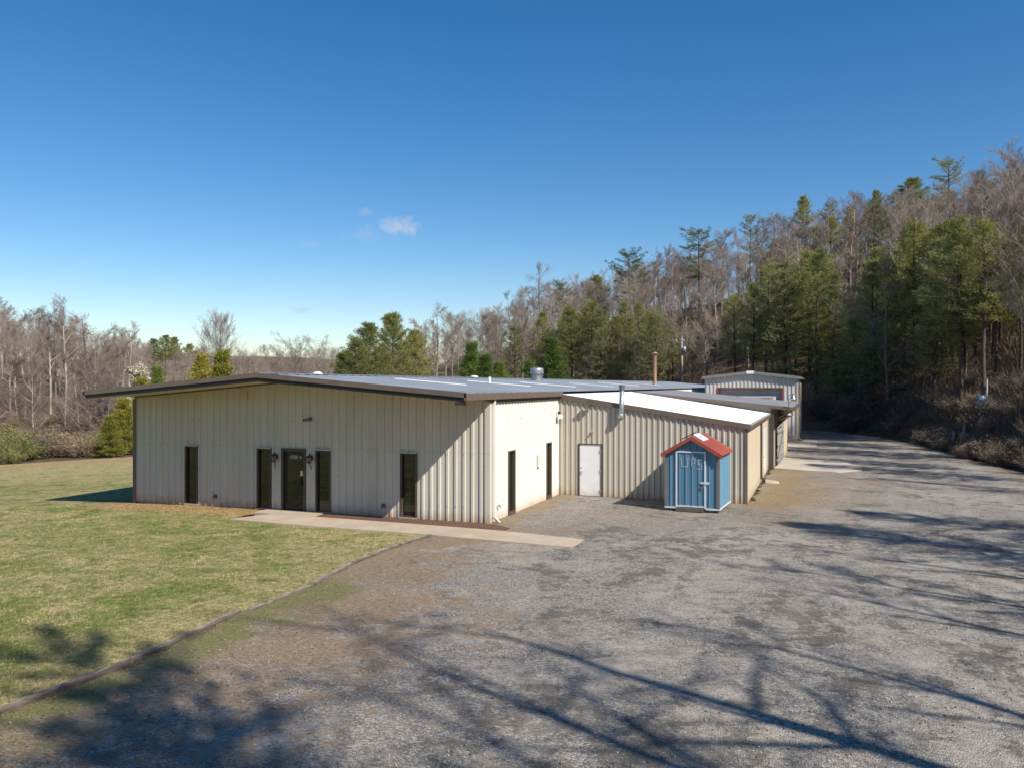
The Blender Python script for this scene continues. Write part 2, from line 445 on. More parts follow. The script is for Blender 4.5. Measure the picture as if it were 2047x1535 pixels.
def gravel_mat():
    m, nt, b, out = new_mat('gravel'); k = N(nt); v = k.coord('World')
    vo = k.n('ShaderNodeTexVoronoi'); vo.inputs['Scale'].default_value = 36; k.l(v, vo.inputs['Vector'])
    vo2 = k.n('ShaderNodeTexVoronoi'); vo2.inputs['Scale'].default_value = 85; k.l(v, vo2.inputs['Vector'])
    big = k.cn(v, .20, 5, .65, .8); mid = k.cn(v, .8, 7, .72, .7); fine = k.cn(v, 14, 5, .75); sm = k.cn(v, 3.0, 6, .72, .4)
    sep = k.n('ShaderNodeSeparateColor'); k.l(vo.outputs['Color'], sep.inputs[0])
    sep2 = k.n('ShaderNodeSeparateColor'); k.l(vo2.outputs['Color'], sep2.inputs[0])
    st = k.math('ADD', k.math('MULTIPLY', sep.outputs[0], .55), k.math('MULTIPLY', sep2.outputs[0], .45))
    stone = k.ramp(st, [(.08, (.086, .077, .068)), (.4, (.192, .175, .153)), (.7, (.315, .29, .255)), (.95, (.60, .56, .50))])
    dust = k.ramp(k.math('ADD', k.math('MULTIPLY', fine, .6), k.math('MULTIPLY', st, .4)), [(.2, (.245, .215, .178)), (.8, (.48, .435, .37))])
    dark = k.ramp(k.math('ADD', k.math('MULTIPLY', fine, .5), k.math('MULTIPLY', st, .5)), [(.2, (.065, .059, .052)), (.8, (.165, .152, .135))])
    f1 = k.math('ADD', k.math('MULTIPLY', big, .40), k.math('ADD', k.math('MULTIPLY', mid, .36), k.math('MULTIPLY', sm, .24)))
    col = k.mix(k.ramp(f1, [(.48, 0), (.64, .85)]), stone, dust)
    f2 = k.math('ADD', k.math('MULTIPLY', k.cn(v, .42, 6, .7, 1.0), .55), k.math('MULTIPLY', k.cn(v, 2.1, 6, .75, .8), .45))
    col = k.mix(k.ramp(f2, [(.53, 0), (.66, .85)]), col, dark)
    # pine straw and dry grass drifts
    needle = k.cn(k.coord('World', (1, 3.2, 1), (0, 0, .5)), 8, 5, .75)
    straw = k.ramp(needle, [(.1, (.125, .085, .056)), (.5, (.245, .175, .115)), (.9, (.40, .31, .21))])
    pn = k.math('ADD', k.math('MULTIPLY', k.cn(v, .6, 7, .75, 1.2), .5), k.math('MULTIPLY', k.cn(v, 3.2, 6, .75, .6), .5))
    sf = k.math('ADD', k.math('MULTIPLY', k.attr('straw'), .42), k.math('MULTIPLY', pn, .80))
    col = k.mix(k.ramp(sf, [(.56, 0), (.76, .9)]), col, straw)
    wn = k.math('ADD', k.math('MULTIPLY', mid, .5), k.math('MULTIPLY', sm, .5))
    wf = k.math('ADD', k.math('MULTIPLY', k.attr('weed'), .62), k.math('MULTIPLY', k.math('ADD', k.math('MULTIPLY', wn, .6), k.math('MULTIPLY', k.cn(v, 5, 5, .75), .4)), .85))
    weed = k.ramp(k.math('ADD', k.math('MULTIPLY', needle, .6), k.math('MULTIPLY', fine, .4)), [(.1, (.085, .06, .036)), (.45, (.235, .165, .095)), (.9, (.44, .34, .21))])
    col = k.mix(k.ramp(wf, [(.48, 0), (.98, .95)]), col, weed)
    gf = k.math('ADD', k.math('MULTIPLY', k.attr('grass'), .6), k.math('MULTIPLY', k.cn(v, 1.5, 6, .72), .65))
    col = k.mix(k.ramp(gf, [(.66, 0), (1.0, .85)]), col, k.ramp(fine, [(.2, (.10, .115, .035)), (.8, (.21, .20, .085))]))
    ln = k.math('MULTIPLY', k.attr('lane'), k.math('ADD', k.math('MULTIPLY', mid, .8), .2))
    col = k.mix(k.ramp(ln, [(.2, 0), (.8, .55)]), col, dust)
    k.l(col, b.inputs['Base Color']); b.inputs['Roughness'].default_value = .93; b.inputs['Specular IOR Level'].default_value = .15
    h = k.math('SUBTRACT', 1.0, k.math('ADD', k.math('MULTIPLY', vo.outputs['Distance'], .9), k.math('MULTIPLY', vo2.outputs['Distance'], .4)))
    h = k.math('ADD', h, k.math('MULTIPLY', sm, 1.0))
    k.bump(h, .6, .035, b)
    edge_alpha(k, b, out, 1.0, .5)
    return m
def gravel_attr(x, y):
    dt = seg_dist(x, y, TIMBER)
    straw = np.clip(1.15-dt/4.6, 0, 1)*.9
    straw += np.clip(1-np.hypot(x-2.4, y-1.5)/5, 0, 1)*.35           # drifts in the yard by the inner corner
    straw = np.maximum(straw, np.clip(1.25-(x+.5)/5.5, 0, 1)*np.clip((-5-y)/4, 0, 1)*.95)
    weed = np.clip(1-np.abs(x-8.4)/2.4, 0, 1)*np.clip((y-4.5)/3, 0, 1)*np.clip((24.5-y)/3, 0, 1)
    weed = np.maximum(weed, .8*np.clip(1-np.hypot(x-9.0, (y-12)/3.2)/4.2, 0, 1))
    weed = np.maximum(weed, .62*np.clip(1-np.hypot((x-8.5)/2.6, (y-6.5)/3.2), 0, 1))
    weed = np.maximum(weed, .9*np.clip(1-np.abs(x-.4)/.8, 0, 1)*((y > .2) & (y < 8)))
    weed = np.maximum(weed, .55*np.clip(1-seg_dist(x, y, GRAVEL[-9:])/2.2, 0, 1))
    weed = np.maximum(weed, .6*np.clip(1-np.hypot((x-12.5)/1.5, (y-17)/3), 0, 1))
    weed = np.maximum(weed, .55*np.clip(1-np.abs(y+1.9)/2, 0, 1)*np.clip(1-np.abs(x-.3)/2.5, 0, 1))
    weed = np.maximum(weed, .42*np.clip(1-np.hypot((x-3.5)/4.5, (y-3.5)/4.5), 0, 1))
    grass = np.clip(1.1-dt/2.6, 0, 1)*np.clip((-7-y)/2, 0, 1)*1.15
    grass = np.maximum(grass, .9*np.clip(1-np.hypot((x-9.3)/2.0, (y-34.5)/4.0), 0, 1))
    grass = np.maximum(grass, .5*np.clip(1-np.hypot((x-5.5)/2.6, (y-3.6)/1.6), 0, 1))
    LANE = np.array([(7.2,-40),(7.0,-26),(7.6,-16),(9.2,-6),(11.0,4),(12.6,16),(13.2,28),(12.4,40),(10.8,50),(9.4,60)])
    cxl = np.interp(y, LANE[:,1], LANE[:,0]); wob = (fbm(x, y, .25, 31)-.5)*1.2
    lane = sum(np.clip(1-np.abs(x-cxl-o_+wob)/.55, 0, 1) for o_ in (-1.0, .8, 3.1, 4.9))
    soft = lambda a, sc, sd_: a*np.clip(.35+1.3*fbm(x, y, sc, sd_), 0, 1.4)
    return {'straw': soft(straw, .7, 21), 'weed': soft(weed, .55, 22), 'grass': soft(grass, .8, 23), 'lane': lane}
sheet('gravel_yard', GRAVEL, .4, .012, gravel_mat(), gravel_attr)

def concrete_mat(name, c):
    m, nt, b, out = new_mat(name); k = N(nt); v = k.coord('World')
    a = k.noise(v, .8, 5, .65); f = k.noise(v, 14, 5, .7)
    col = k.ramp(a, [(.3, tuple(x*.78 for x in c)), (.7, tuple(x*1.12 for x in c))])
    col = k.mix(k.ramp(k.noise(v, .45, 4, .6, .8), [(.5, 0), (.75, .55)]), col, (c[0]*.95, c[1]*.72, c[2]*.55))
    col = k.mix(k.ramp(f, [(.55, 0), (.8, .3)]), col, tuple(x*.55 for x in c))
    k.l(col, b.inputs['Base Color']); b.inputs['Roughness'].default_value = .9
    k.bump(f, .4, .01, b); return m
MAT['concrete'] = concrete_mat('concrete', (.44, .36, .27))
MAT['concrete_pale'] = concrete_mat('pale_concrete', (.48, .42, .345))

def slab(name, poly, z0, z1, mat, step=None):
    mb = MB(); n = len(poly)
    vs = [(x, y, z0) for x, y in poly] + [(x, y, z1) for x, y in poly]
    mb.add(vs, [tuple(range(n))[::-1], tuple(range(n, 2*n))] + [(i, (i+1) % n, n+(i+1) % n, n+i) for i in range(n)])
    return struct(name, mb, mat)
# front walk, cast in bays with narrow joints
walk_lo = [(-8.35,-2.36),(-6.0,-2.50),(-3.6,-2.55),(-1.38,-2.56),(.9,-2.72),(3.63,-2.94)]
walk_hi = [(-7.75,-.9),(-6.0,-.93),(-3.6,-1.0),(-1.43,-1.08),(.85,-1.20),(3.64,-1.69)]
mb = MB()
for i in range(len(walk_lo)-1):
    g = .008
    a, b_, c, d = walk_lo[i], walk_lo[i+1], walk_hi[i+1], walk_hi[i]
    mb.hexa([(a[0]+g,a[1],-.1),(b_[0]-g,b_[1],-.1),(c[0]-g,c[1],-.1),(d[0]+g,d[1],-.1),(a[0]+g,a[1],.045),(b_[0]-g,b_[1],.045),(c[0]-g,c[1],.045),(d[0]+g,d[1],.045)])
struct('front_path', mb, MAT['concrete'])
slab('door_path', [(-8.50,-.88),(-7.78,-.885),(-6.02,-.91),(-6.15,-.03),(-8.52,-.03)], -.1, .046, MAT['concrete'])
slab('bay_slab', [(7.75,21.6),(9.3,21.0),(10.9,20.7),(12.1,22.2),(12.2,23.3),(11.6,26.0),(10.8,28.7),(8.1,28.9),(7.75,28.9)], -.1, .05, MAT['concrete_pale'])
slab('garage_slab', [(7.75,39),(9.8,39.4),(9.9,45.9),(8.85,46.2),(8.85,44.7),(7.75,44.7)], -.1, .04, MAT['concrete_pale'])

def mulch_mat():
    m, nt, b, out = new_mat('bark_mulch'); k = N(nt)
    n = k.noise(k.coord('World', (1, 2.2, 1), (0, 0, .4)), 22, 5, .75)
    k.l(k.ramp(n, [(.3, (.055, .028, .018)), (.55, (.16, .085, .05)), (.8, (.30, .18, .11))]), b.inputs['Base Color'])
    b.inputs['Roughness'].default_value = .95; k.bump(n, 1, .05, b)
    edge_alpha(k, b, out, 3, .15); return m
sheet('mulch_bed', [(-6.1,-1.02),(.9,-1.28),(.9,-.6),(.05,.0),(-6.1,.0)], .12, .022, mulch_mat(), lambda x, y: {}, .15)

# ------------------------------------------------------------------ ribbed sheet metal
def corr(o, u, L, vdir, v0, v1, nrm, pitch, ribw, depth, openings=(), phase=0.0, slope=.022):
    """ribbed panel: runs L along u, ribs along vdir between v0(s) and v1(s), bulging along nrm"""
    o = Vector(o); u = Vector(u).normalized(); vdir = Vector(vdir); nrm = Vector(nrm)
    f0 = v0 if callable(v0) else (lambda s: v0)
    f1 = v1 if callable(v1) else (lambda s: v1)
    prof = [(0.0, 0.0)]
    s = phase
    while s < L:
        for ds, d in ((-ribw/2-slope, 0), (-ribw/2, depth), (ribw/2, depth), (ribw/2+slope, 0)):
            if 0 < s+ds < L: prof.append((s+ds, d))
        s += pitch
    prof.append((L, 0.0))
    def dep(s):
        for (a, da), (b, db) in zip(prof[:-1], prof[1:]):
            if a <= s <= b: return da + (db-da)*(s-a)/max(b-a, 1e-9)
        return 0
    cuts = set()
    for (a, b, _, _) in openings: cuts |= {a, b}
    pts = sorted(prof + [(c, dep(c)) for c in cuts])
    q = [pts[0]]
    for p in pts[1:]:
        if p[0]-q[-1][0] > 1e-5: q.append(p)
    mb = MB()
    for (a, da), (b, db) in zip(q[:-1], q[1:]):
        mid = (a+b)/2
        iv = [(0.0, 1.0)]
        lo_a, hi_a, lo_b, hi_b = f0(a), f1(a), f0(b), f1(b)
        segs = [((lo_a, hi_a), (lo_b, hi_b))]
        for (oa, ob, z0, z1) in openings:
            if oa-1e-6 <= mid <= ob+1e-6:
                ns = []
                for (A0, A1), (B0, B1) in segs:
                    if z0 > A0+1e-4: ns.append(((A0, min(z0, A1)), (B0, min(z0, B1))))
                    if z1 < A1-1e-4: ns.append(((max(z1, A0), A1), (max(z1, B0), B1)))
                    if z1 <= A0 or z0 >= A1: ns = [((A0, A1), (B0, B1))]
                segs = ns
        for (A0, A1), (B0, B1) in segs:
            pa = o+u*a+nrm*da; pb = o+u*b+nrm*db
            mb.quad(pa+vdir*A0, pb+vdir*B0, pb+vdir*B1, pa+vdir*A1)
    return mb

# ================================================================== MAIN BUILDING
Lw = 14.73; EZ = 4.2174; RZ = 4.8238; XM = -Lw/2; FO = -2.187; YB = 82.0
KS = (RZ-EZ)/(Lw/2+.1)
def rz(x): return RZ - KS*abs(x-XM)
main = thing('metal_warehouse', 'long low beige metal building with a shallow grey gable roof and deep front overhang', 'building', (XM, 0, 0))
FW = [(-12.26,-11.69),(-9.01,-8.43),(-6.53,-5.94),(-3.19,-2.60)]
DX = (-7.945,-6.985)
DZ = 2.20
wops = [(a+Lw, b+Lw, .03, 2.19) for a, b in FW] + [(DX[0]+Lw, DX[1]+Lw, -.1, DZ)]
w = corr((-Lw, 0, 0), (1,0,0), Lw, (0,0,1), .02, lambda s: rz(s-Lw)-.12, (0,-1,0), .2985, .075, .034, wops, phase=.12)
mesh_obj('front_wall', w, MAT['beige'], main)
# right side wall
sops = [(1.66,2.36,.08,2.19),(5.95,6.54,.08,2.19)]
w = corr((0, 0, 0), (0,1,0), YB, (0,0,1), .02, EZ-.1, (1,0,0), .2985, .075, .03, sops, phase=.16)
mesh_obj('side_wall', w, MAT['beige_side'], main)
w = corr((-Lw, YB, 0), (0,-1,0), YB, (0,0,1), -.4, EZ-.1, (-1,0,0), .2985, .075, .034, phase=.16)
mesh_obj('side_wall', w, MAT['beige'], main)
w = corr((0, YB, 0), (-1,0,0), Lw, (0,0,1), -.4, lambda s: rz(-s)-.12, (0,1,0), .2985, .075, .034)
mesh_obj('rear_wall', w, MAT['beige'], main)
mesh_obj('base_slab', MB().box(-Lw+.02, -.02, .03, YB-.02, -.6, .06), MAT['concrete_band'], main)
# corner trims and base flashing
m_ = MB(); m_.box(-.13, .045, -.050, -.0365, .0, 3.95); m_.box(.0325, .047, -.0365, .13, .0, 3.98)
mesh_obj('corner_trim', m_, MAT['beige'], main)
m_ = MB(); m_.box(-Lw-.045, -Lw+.12, -.050, -.0365, -.15, 3.95); m_.box(-Lw-.047, -Lw-.0365, -.0365, .12, -.15, 3.95)
mesh_obj('corner_trim', m_, MAT['bronze_light'], main)
# roof
def roof_panel(side):
    x_e = .10 if side > 0 else -Lw-.10
    run = abs(x_e-XM); vd = Vector((side*1.0, 0, -KS))
    return corr((XM, FO, RZ), (0,1,0), YB+.4-FO, vd, 0, run, (0,0,1), .61, .05, .035, phase=.3, slope=.02)
roof = mesh_obj('roof', roof_panel(1), MAT['roof'], main)
mesh_obj('roof', roof_panel(-1), MAT['roof'], main)
m_ = MB()
for sd in (1, -1):
    x1 = XM+sd*.22
    m_.add([(XM, FO-.01, RZ+.062),(x1, FO-.01, rz(x1)+.045),(x1, YB+.4, rz(x1)+.045),(XM, YB+.4, RZ+.062)], [(0,1,2,3) if sd > 0 else (3,2,1,0)])
mesh_obj('ridge_cap', m_, MAT['roof_grey'], main)
# rake fascia, two steps: pale-brown upper gutter band over a darker lower return
def rake(xa, xb, y0, y1, top, bot):
    m = MB()
    m.hexa([(xa,y0,rz(xa)+bot),(xb,y0,rz(xb)+bot),(xb,y1,rz(xb)+bot),(xa,y1,rz(xa)+bot),
            (xa,y0,rz(xa)+top),(xb,y0,rz(xb)+top),(xb,y1,rz(xb)+top),(xa,y1,rz(xa)+top)]); return m
m_ = MB()
for a, b_ in ((-Lw-.16, XM), (XM, .16)):
    r_ = rake(a, b_, FO-.055, FO+.02, .05, -.105); m_.add(r_.v, r_.f)
mesh_obj('rake_fascia', m_, MAT['bronze_light'], main)
m_ = MB()
for a, b_ in ((-Lw-.05, XM), (XM, .10)):
    r_ = rake(a, b_, FO-.02, FO+.05, -.105, -.235); m_.add(r_.v, r_.f)
mesh_obj('rake_return', m_, MAT['black'], main)
# eave gutters
mesh_obj('eave_gutter', MB().box(.10, .20, FO-.055, 7.55, EZ-.19, EZ+.015), MAT['bronze_light'], main)
mesh_obj('eave_gutter', MB().box(-Lw-.20, -Lw-.10, FO-.055, YB+.4, EZ-.19, EZ+.015), MAT['bronze_light'], main)
mesh_obj('eave_flashing', MB().box(.034, .098, -.05, 7.50, EZ-.29, EZ-.13), MAT['bronze'], main)
# soffit of the overhang follows the roof
m_ = MB()
for a, b_ in ((-Lw-.10, XM), (XM, .10)):
    r_ = rake(a, b_, FO+.05, 0.02, -.16, -.20); m_.add(r_.v, r_.f)
mesh_obj('soffit', m_, MAT['soffit'], main)
m_ = MB()
for a, b_ in ((-Lw, XM), (XM, 0)):
    r_ = rake(a, b_, -.075, -.037, -.20, -.245); m_.add(r_.v, r_.f)
mesh_obj('soffit_trim', m_, MAT['bronze'], main)

def window_front(x0, x1, z0=.03, z1=2.19, name='window'):
    """deep narrow window in the front wall: frame > pane, sill"""
    m = MB(); y0, y1 = -.05, .10; t = .045
    m.box(x0-.02, x0+t, y0, y1, z0, z1); m.box(x1-t, x1+.02, y0, y1, z0, z1)
    m.box(x0-.02, x1+.02, y0-.01, y1, z1, z1+.035); m.box(x0+t, x1-t, y0+.08, y1, z1-.05, z1); m.box(x0+t, x1-t, y0+.05, y1, z0, z0+.07)
    f = mesh_obj(name, m, MAT['bronze'], main)
    mesh_obj('pane', MB().box(x0+t, x1-t, .045, .06, z0+.07, z1-.05), MAT['glass'], f)
    mesh_obj('sill', MB().box(x0-.03, x1+.03, -.075, -.0505, z0-.02, z0+.03), MAT['beige'], f)
    mesh_obj('head_trim', MB().box(x0-.03, x1+.03, -.078, -.0605, z1+.012, z1+.05), MAT['beige'], f)
for a, b_ in FW: window_front(a, b_)
for (a, b_, z0, z1) in sops:
    m = MB(); t = .04
    m.box(-.10, .045, a-.02, a+t, z0, z1); m.box(-.10, .045, b_-t, b_+.02, z0, z1)
    m.box(-.10, .050, a-.02, b_+.02, z1, z1+.04); m.box(-.10, .05, a-.02, b_+.02, z0-.05, z0+.05)
    f = mesh_obj('window', m, MAT['bronze'], main)
    mesh_obj('pane', MB().box(-.065, -.05, a+t, b_-t, z0+.05, z1), MAT['glass'], f)
# entrance door
m = MB(); x0, x1 = DX; t = .06
m.box(x0-.02, x0+t, -.055, .12, .0, DZ); m.box(x1-t, x1+.02, -.055, .12, .0, DZ); m.box(x0-.02, x1+.02, -.06, .12, DZ, DZ+.04); m.box(x0+t, x1-t, -.03, .12, DZ-.07, DZ)
m.box(x0+t, x1-t, -.04, .12, .0, .03)
mesh_obj('door_frame', m, MAT['bronze'], main)
m = MB(); a, b_ = x0+t+.006, x1-t-.006; s_ = .09
m.box(a, a+s_, .02, .065, .035, DZ-.075); m.box(b_-s_, b_, .02, .065, .035, DZ-.075)
m.box(a+s_, b_-s_, .02, .065, DZ-.165, DZ-.075); m.box(a+s_, b_-s_, .02, .065, .035, .27)
door = mesh_obj('door', m, MAT['black'], main)
mesh_obj('pane', MB().box(a+s_, b_-s_, .04, .052, .27, DZ-.165), MAT['glass'], door)
mesh_obj('handle', MB().box(b_-.13, b_-.03, -.02, .018, 1.28, 1.46).box(b_-.12, b_-.06, -.05, -.021, 1.27, 1.31).box(b_-.03, b_+.02, -.045, -.02, 1.29, 1.32), MAT['chrome'], door)
mesh_obj('pull_bar', MB().box(b_-.16, b_-.06, -.06, .018, .93, 1.20), MAT['black'], door)
def text_mesh(body, size):
    cu = bpy.data.curves.new('lettering', 'FONT'); cu.body = body; cu.size = size; cu.extrude = .001; cu.align_x = 'CENTER'
    to = bpy.data.objects.new('lettering', cu); COL.objects.link(to)
    dg = bpy.context.evaluated_depsgraph_get(); me = bpy.data.meshes.new_from_object(to.evaluated_get(dg))
    bpy.data.objects.remove(to); return me
me = text_mesh('1727', .17); me.materials.append(MAT['white'])
o = bpy.data.objects.new('house_number', me); COL.objects.link(o); o.parent = door
o.location = Vector(((a+b_)/2-.03, .036, DZ-.335)) - OFF[main]; o.rotation_euler = (RAD(90), 0, 0)
m = MB(); c = Vector((b_-s_-.07, .037, DZ-.275))
m.add([(c.x+.05*math.cos(t_*math.pi/4), c.y, c.z+.045*math.sin(t_*math.pi/4)) for t_ in range(8)], [tuple(range(8))])
stk = mesh_obj('sticker', m, MAT['sticker'], door)
mesh_obj('sticker_band', MB().box(c.x-.035, c.x+.035, c.y-.003, c.y-.0015, c.z-.008, c.z+.010), MAT['white'], door)
# hose outlets in the front wall
for x, z in ((-10.87,.38),(-3.85,.40)):
    mesh_obj('wall_outlet', MB().tube([(x,-.03,z),(x,-.10,z),(x+.01,-.14,z-.03)], .05, 10).box(x-.07, x+.07, -.045, -.0352, z-.07, z+.07), MAT['grey_trim'], main)
# brown stain below the ridge, stood in for by an added thin box
mesh_obj('stain_box', MB().box(-10.0+.35, -9.45, -.06, -.0352, 3.95, 4.22), MAT['soffit'], main)
# downspout on the near right corner
def downspout(parent, x, y, z0, z1, mat, w=.085, out=(1,0)):
    m = MB(); m.box(x, x+w, y-.05, y+.05, z0+.18, z1)
    m.beam((x+w/2, y, z0+.20), (x+w/2+.22*out[0], y+.22*out[1], z0+.03), .09, .08)
    return mesh_obj('downspout', m, mat, parent)
downspout(main, .048, .22, 0, EZ-.16, MAT['beige_side'], out=(1,-.4))
# rusted fastener heads in rows
m = MB(); rq = random.Random(9)
for zz in (.62, 1.5, 2.42, 3.3):
    for k_ in range(12):
        yy = .55+k_*.597+rq.uniform(-.02,.02)
        if rq.random() < .3 or any(a-.05 < yy < b_+.05 and zz < 2.3 for a, b_, _, _ in sops): continue
        s_ = rq.uniform(.010,.018); m.box(.0305, .037, yy-s_, yy+s_, zz-s_, zz+s_*rq.uniform(1,2.2))
m_ = MB()
for zz in (.5, 1.35, 2.2, 3.2):
    for k_ in range(48):
        xx = -Lw+.12+.2985*k_
        if rq.random() < .55 or any(a-.05 < xx < b_+.05 and zz < 2.3 for a, b_ in FW+[DX]): continue
        s_ = rq.uniform(.008,.015); m_.box(xx-s_, xx+s_, -.042, -.0345, zz-s_, zz+s_)
mesh_obj('fastener_row', m, MAT['rust'], main)['kind'] = 'stuff'; mesh_obj('fastener_row', m_, MAT['rust'], main)['kind'] = 'stuff'
# small box and tap on the side wall
mesh_obj('meter_box', MB().box(.034, .10, 4.79, 5.04, 1.39, 1.87).box(.10, .104, 4.81, 5.02, 1.41, 1.85), MAT['beige_side'], main)
mesh_obj('hose_tap', MB().tube([(.03,.66,.5),(.12,.66,.5),(.15,.66,.44)], .016, 8).box(.11, .13, .62, .70, .52, .54), MAT['black'], main)
# roof furniture, children of the right roof slope
for (px0, py0, px1, py1) in ((-5.9,4.3,-2.8,5.2),(-5.2,9.9,-2.1,10.7),(-4.6,15.4,-1.6,16.2),(-4.2,23.1,-1.4,23.9),(-5.0,33.,-2,33.8),(-5.4,43,-2.2,43.8)):
    m = corr((px0, py0, rz(px0)+.012), (0,1,0), py1-py0, Vector((1,0,-KS)), 0, px1-px0, (0,0,1), .61, .05, .035, phase=.3)
    mesh_obj('skylight', m, MAT['skylight'], roof)
m = MB().lathe((-5.8,21.94,4.5), [(.34,0),(.34,.62),(.40,.63),(.40,.94),(.36,.98),(.0,.98)], 20)
mesh_obj('roof_vent', m, MAT['galv'], roof, True)
m = MB().lathe((-3.07,45.07,4.3), [(.30,0),(.17,.35),(.15,.40),(.15,2.82),(.155,2.83)], 14).lathe((-3.07,45.07,7.05), [(.0,.22),(.30,.08),(.30,.05),(.0,.05)], 14)
mesh_obj('stove_pipe', m, MAT['pipe_brown'], roof, True)
m = MB().lathe((-3.84,9.57,4.5), [(.055,0),(.055,.33),(.045,.33),(.0,.33)], 12)
mesh_obj('vent_pipe', m, MAT['white'], roof, True)
m = MB().lathe((-8.5,3.02,4.72), [(.10,0),(.10,.16),(.20,.17),(.19,.22),(.10,.27),(0,.28)], 16)
mesh_obj('vent_cap', m, MAT['white'], roof, True)
m = MB().lathe((-6.9,15.0,4.75), [(.10,0),(.10,.12),(.22,.13),(.2,.18),(0,.22)], 16)
mesh_obj('vent_cap', m, MAT['white'], roof, True)

# wall lanterns either side of the door
def lantern(x, label, droop):
    z = 1.95
    t = thing('wall_lantern', label, 'lantern', (x, -.04, z), 'coach lanterns beside the entrance door')
    mesh_obj('back_plate', MB().box(x-.05, x+.05, -.062, -.038, z-.10, z+.06), MAT['iron'], t)
    mesh_obj('arm', MB().tube([(x,-.06,z+.02),(x,-.10,z+.10),(x,-.16,z+.13),(x,-.20,z+.09)], .014, 8), MAT['iron'], t, True)
    m = MB().lathe((x,-.20,z-.17), [(.0,.27),(.03,.26),(.05,.235),(.125,.20),(.125,.185),(.0,.185)], 8)
    mesh_obj('hood', m, MAT['iron'], t)
    m = MB()
    for kk in range(6):
        a = kk*math.pi/3; m.beam((x+.105*math.cos(a), -.20+.105*math.sin(a), z+.015), (x+.075*math.cos(a), -.20+.075*math.sin(a), z-.17), .014, .014)
    m.lathe((x,-.20,z-.20), [(.0,.0),(.04,.0),(.085,.03),(.085,.045),(0,.045)], 8)
    mesh_obj('cage', m, MAT['iron'], t)
    mesh_obj('glass', MB().lathe((x,-.20,z-.16), [(.07,0),(.098,.17)], 6), MAT['lamp_glass'], t)
    m = MB().tube([(x-.01,-.17,z-.12),(x-.02,-.12,z-.25),(x-.015+droop,-.09,z-.36),(x+droop,-.08,z-.43)], [.02,.017,.013,.008], 8)
    mesh_obj('tail', m, MAT['iron'], t, True)
MAT['lamp_glass'] = paint('frosted_lamp_glass', (.24,.21,.18), .15, .1, 8)
lantern(-8.17, 'dark iron coach lantern left of the glass entrance door', .0)
lantern(-6.70, 'dark iron coach lantern right of the glass entrance door', .03)
# floodlight on the front wall
def wall_lamp(name, label, cat, loc, parts):
    t = thing(name, label, cat, loc)
    for n_, mb_, mt in parts: mesh_obj(n_, mb_, MAT[mt], t)
    return t
x, z = -6.82, 3.28
wall_lamp('security_camera', 'small grey security camera high on the shaded front wall above the door', 'camera', (x,-.035,z),
    [('mount', MB().box(x+.02,x+.12,-.06,-.0355,z-.06,z+.07), 'grey_trim'), ('housing', MB().beam((x+.05,-.07,z),(x-.09,-.22,z-.03),.10,.10), 'grey_trim'), ('lens', MB().tube([(x-.09,-.22,z-.03),(x-.105,-.238,z-.034)],.04,10), 'black')])
x, y, z = -1.05, -.35, 3.93
x, y = -.12, -1.95
z = rz(x)-.20
wall_lamp('floodlight', 'rusty brown floodlight under the right front corner of the overhang', 'floodlight', (x,y,z),
    [('bracket', MB().box(x-.03,x+.03,y-.03,y+.03,z-.06,z), 'bronze'), ('housing', MB().box(x-.17,x+.13,y-.09,y+.09,z-.16,z-.06), 'rust'), ('lens', MB().box(x-.15,x+.11,y-.093,y-.0905,z-.145,z-.075), 'lamp_glass')])
# motion floodlight in the inner corner
x, y, z = .05, 7.30, 3.12
wall_lamp('motion_floodlight', 'white twin floodlight at the inner corner under the eave of the cream side wall', 'floodlight', (x,y,z),
    [('mount', MB().box(.034,.075,y-.07,y+.07,z+.05,z+.30), 'white'), ('lamp_head', MB().lathe((.16,y-.10,z+.02), [(.0,.15),(.05,.15),(.085,.05),(.085,.0),(.0,.01)], 12), 'white'),
     ('lamp_head', MB().lathe((.16,y+.09,z+.02), [(.0,.15),(.05,.15),(.085,.05),(.085,.0),(.0,.01)], 12), 'white'), ('sensor', MB().box(.075,.15,y-.05,y+.05,z+.20,z+.30), 'black')])

# ================================================================== WHITE-ROOFED ANNEX
YC = 7.566; XD = 7.435; YE = 20.75
def az_(x): return 4.09 - (x-.1)*(4.09-2.985)/(XD+.12-.1)
annex = thing('annex_building', 'beige ribbed lean-to annex with a bright white sloping roof and one white door in front', 'building', (XD/2, YC, 0))
DD = (.86, 1.837)
w = corr((.03, YC, 0), (1,0,0), XD-.03, (0,0,1), .0, lambda s: az_(s+.03)-.05, (0,-1,0), .2225, .05, .03, [(DD[0]-.03, DD[1]-.03, -.1, 2.09)], phase=.1, slope=.018)
mesh_obj('front_wall', w, MAT['annex'], annex)
D2 = (16.9-YC, 19.3-YC)
D2 = (16.95-YC, 19.6-YC)
w = corr((XD, YC, 0), (0,1,0), YE-YC, (0,0,1), .0, az_(XD)-.05, (1,0,0), .30, .05, .012, [(D2[0], D2[1], -.1, 2.42)], phase=.15)
mesh_obj('side_wall', w, MAT['annex_side'], annex)
mesh_obj('base_slab', MB().box(.04, XD-.02, YC+.02, YE, -.3, .04), MAT['concrete_band'], annex)
vd = Vector((1, 0, -(4.09-2.985)/(XD+.02)))
w = corr((.1, YC-.04, 4.09), (0,1,0), YE-YC+.14, vd, 0, XD+.07, (0,0,1), .61, .045, .025, phase=.3)
aroof = mesh_obj('roof', w, MAT['white_roof'], annex)
m = MB(); x0, x1 = .1, XD+.16
m.hexa([(x0,YC-.10,az_(x0)-.16),(x1,YC-.10,az_(x1)-.16),(x1,YC-.034,az_(x1)-.16),(x0,YC-.034,az_(x0)-.16),(x0,YC-.10,az_(x0)+.035),(x1,YC-.10,az_(x1)+.035),(x1,YC-.034,az_(x1)+.035),(x0,YC-.034,az_(x0)+.035)])
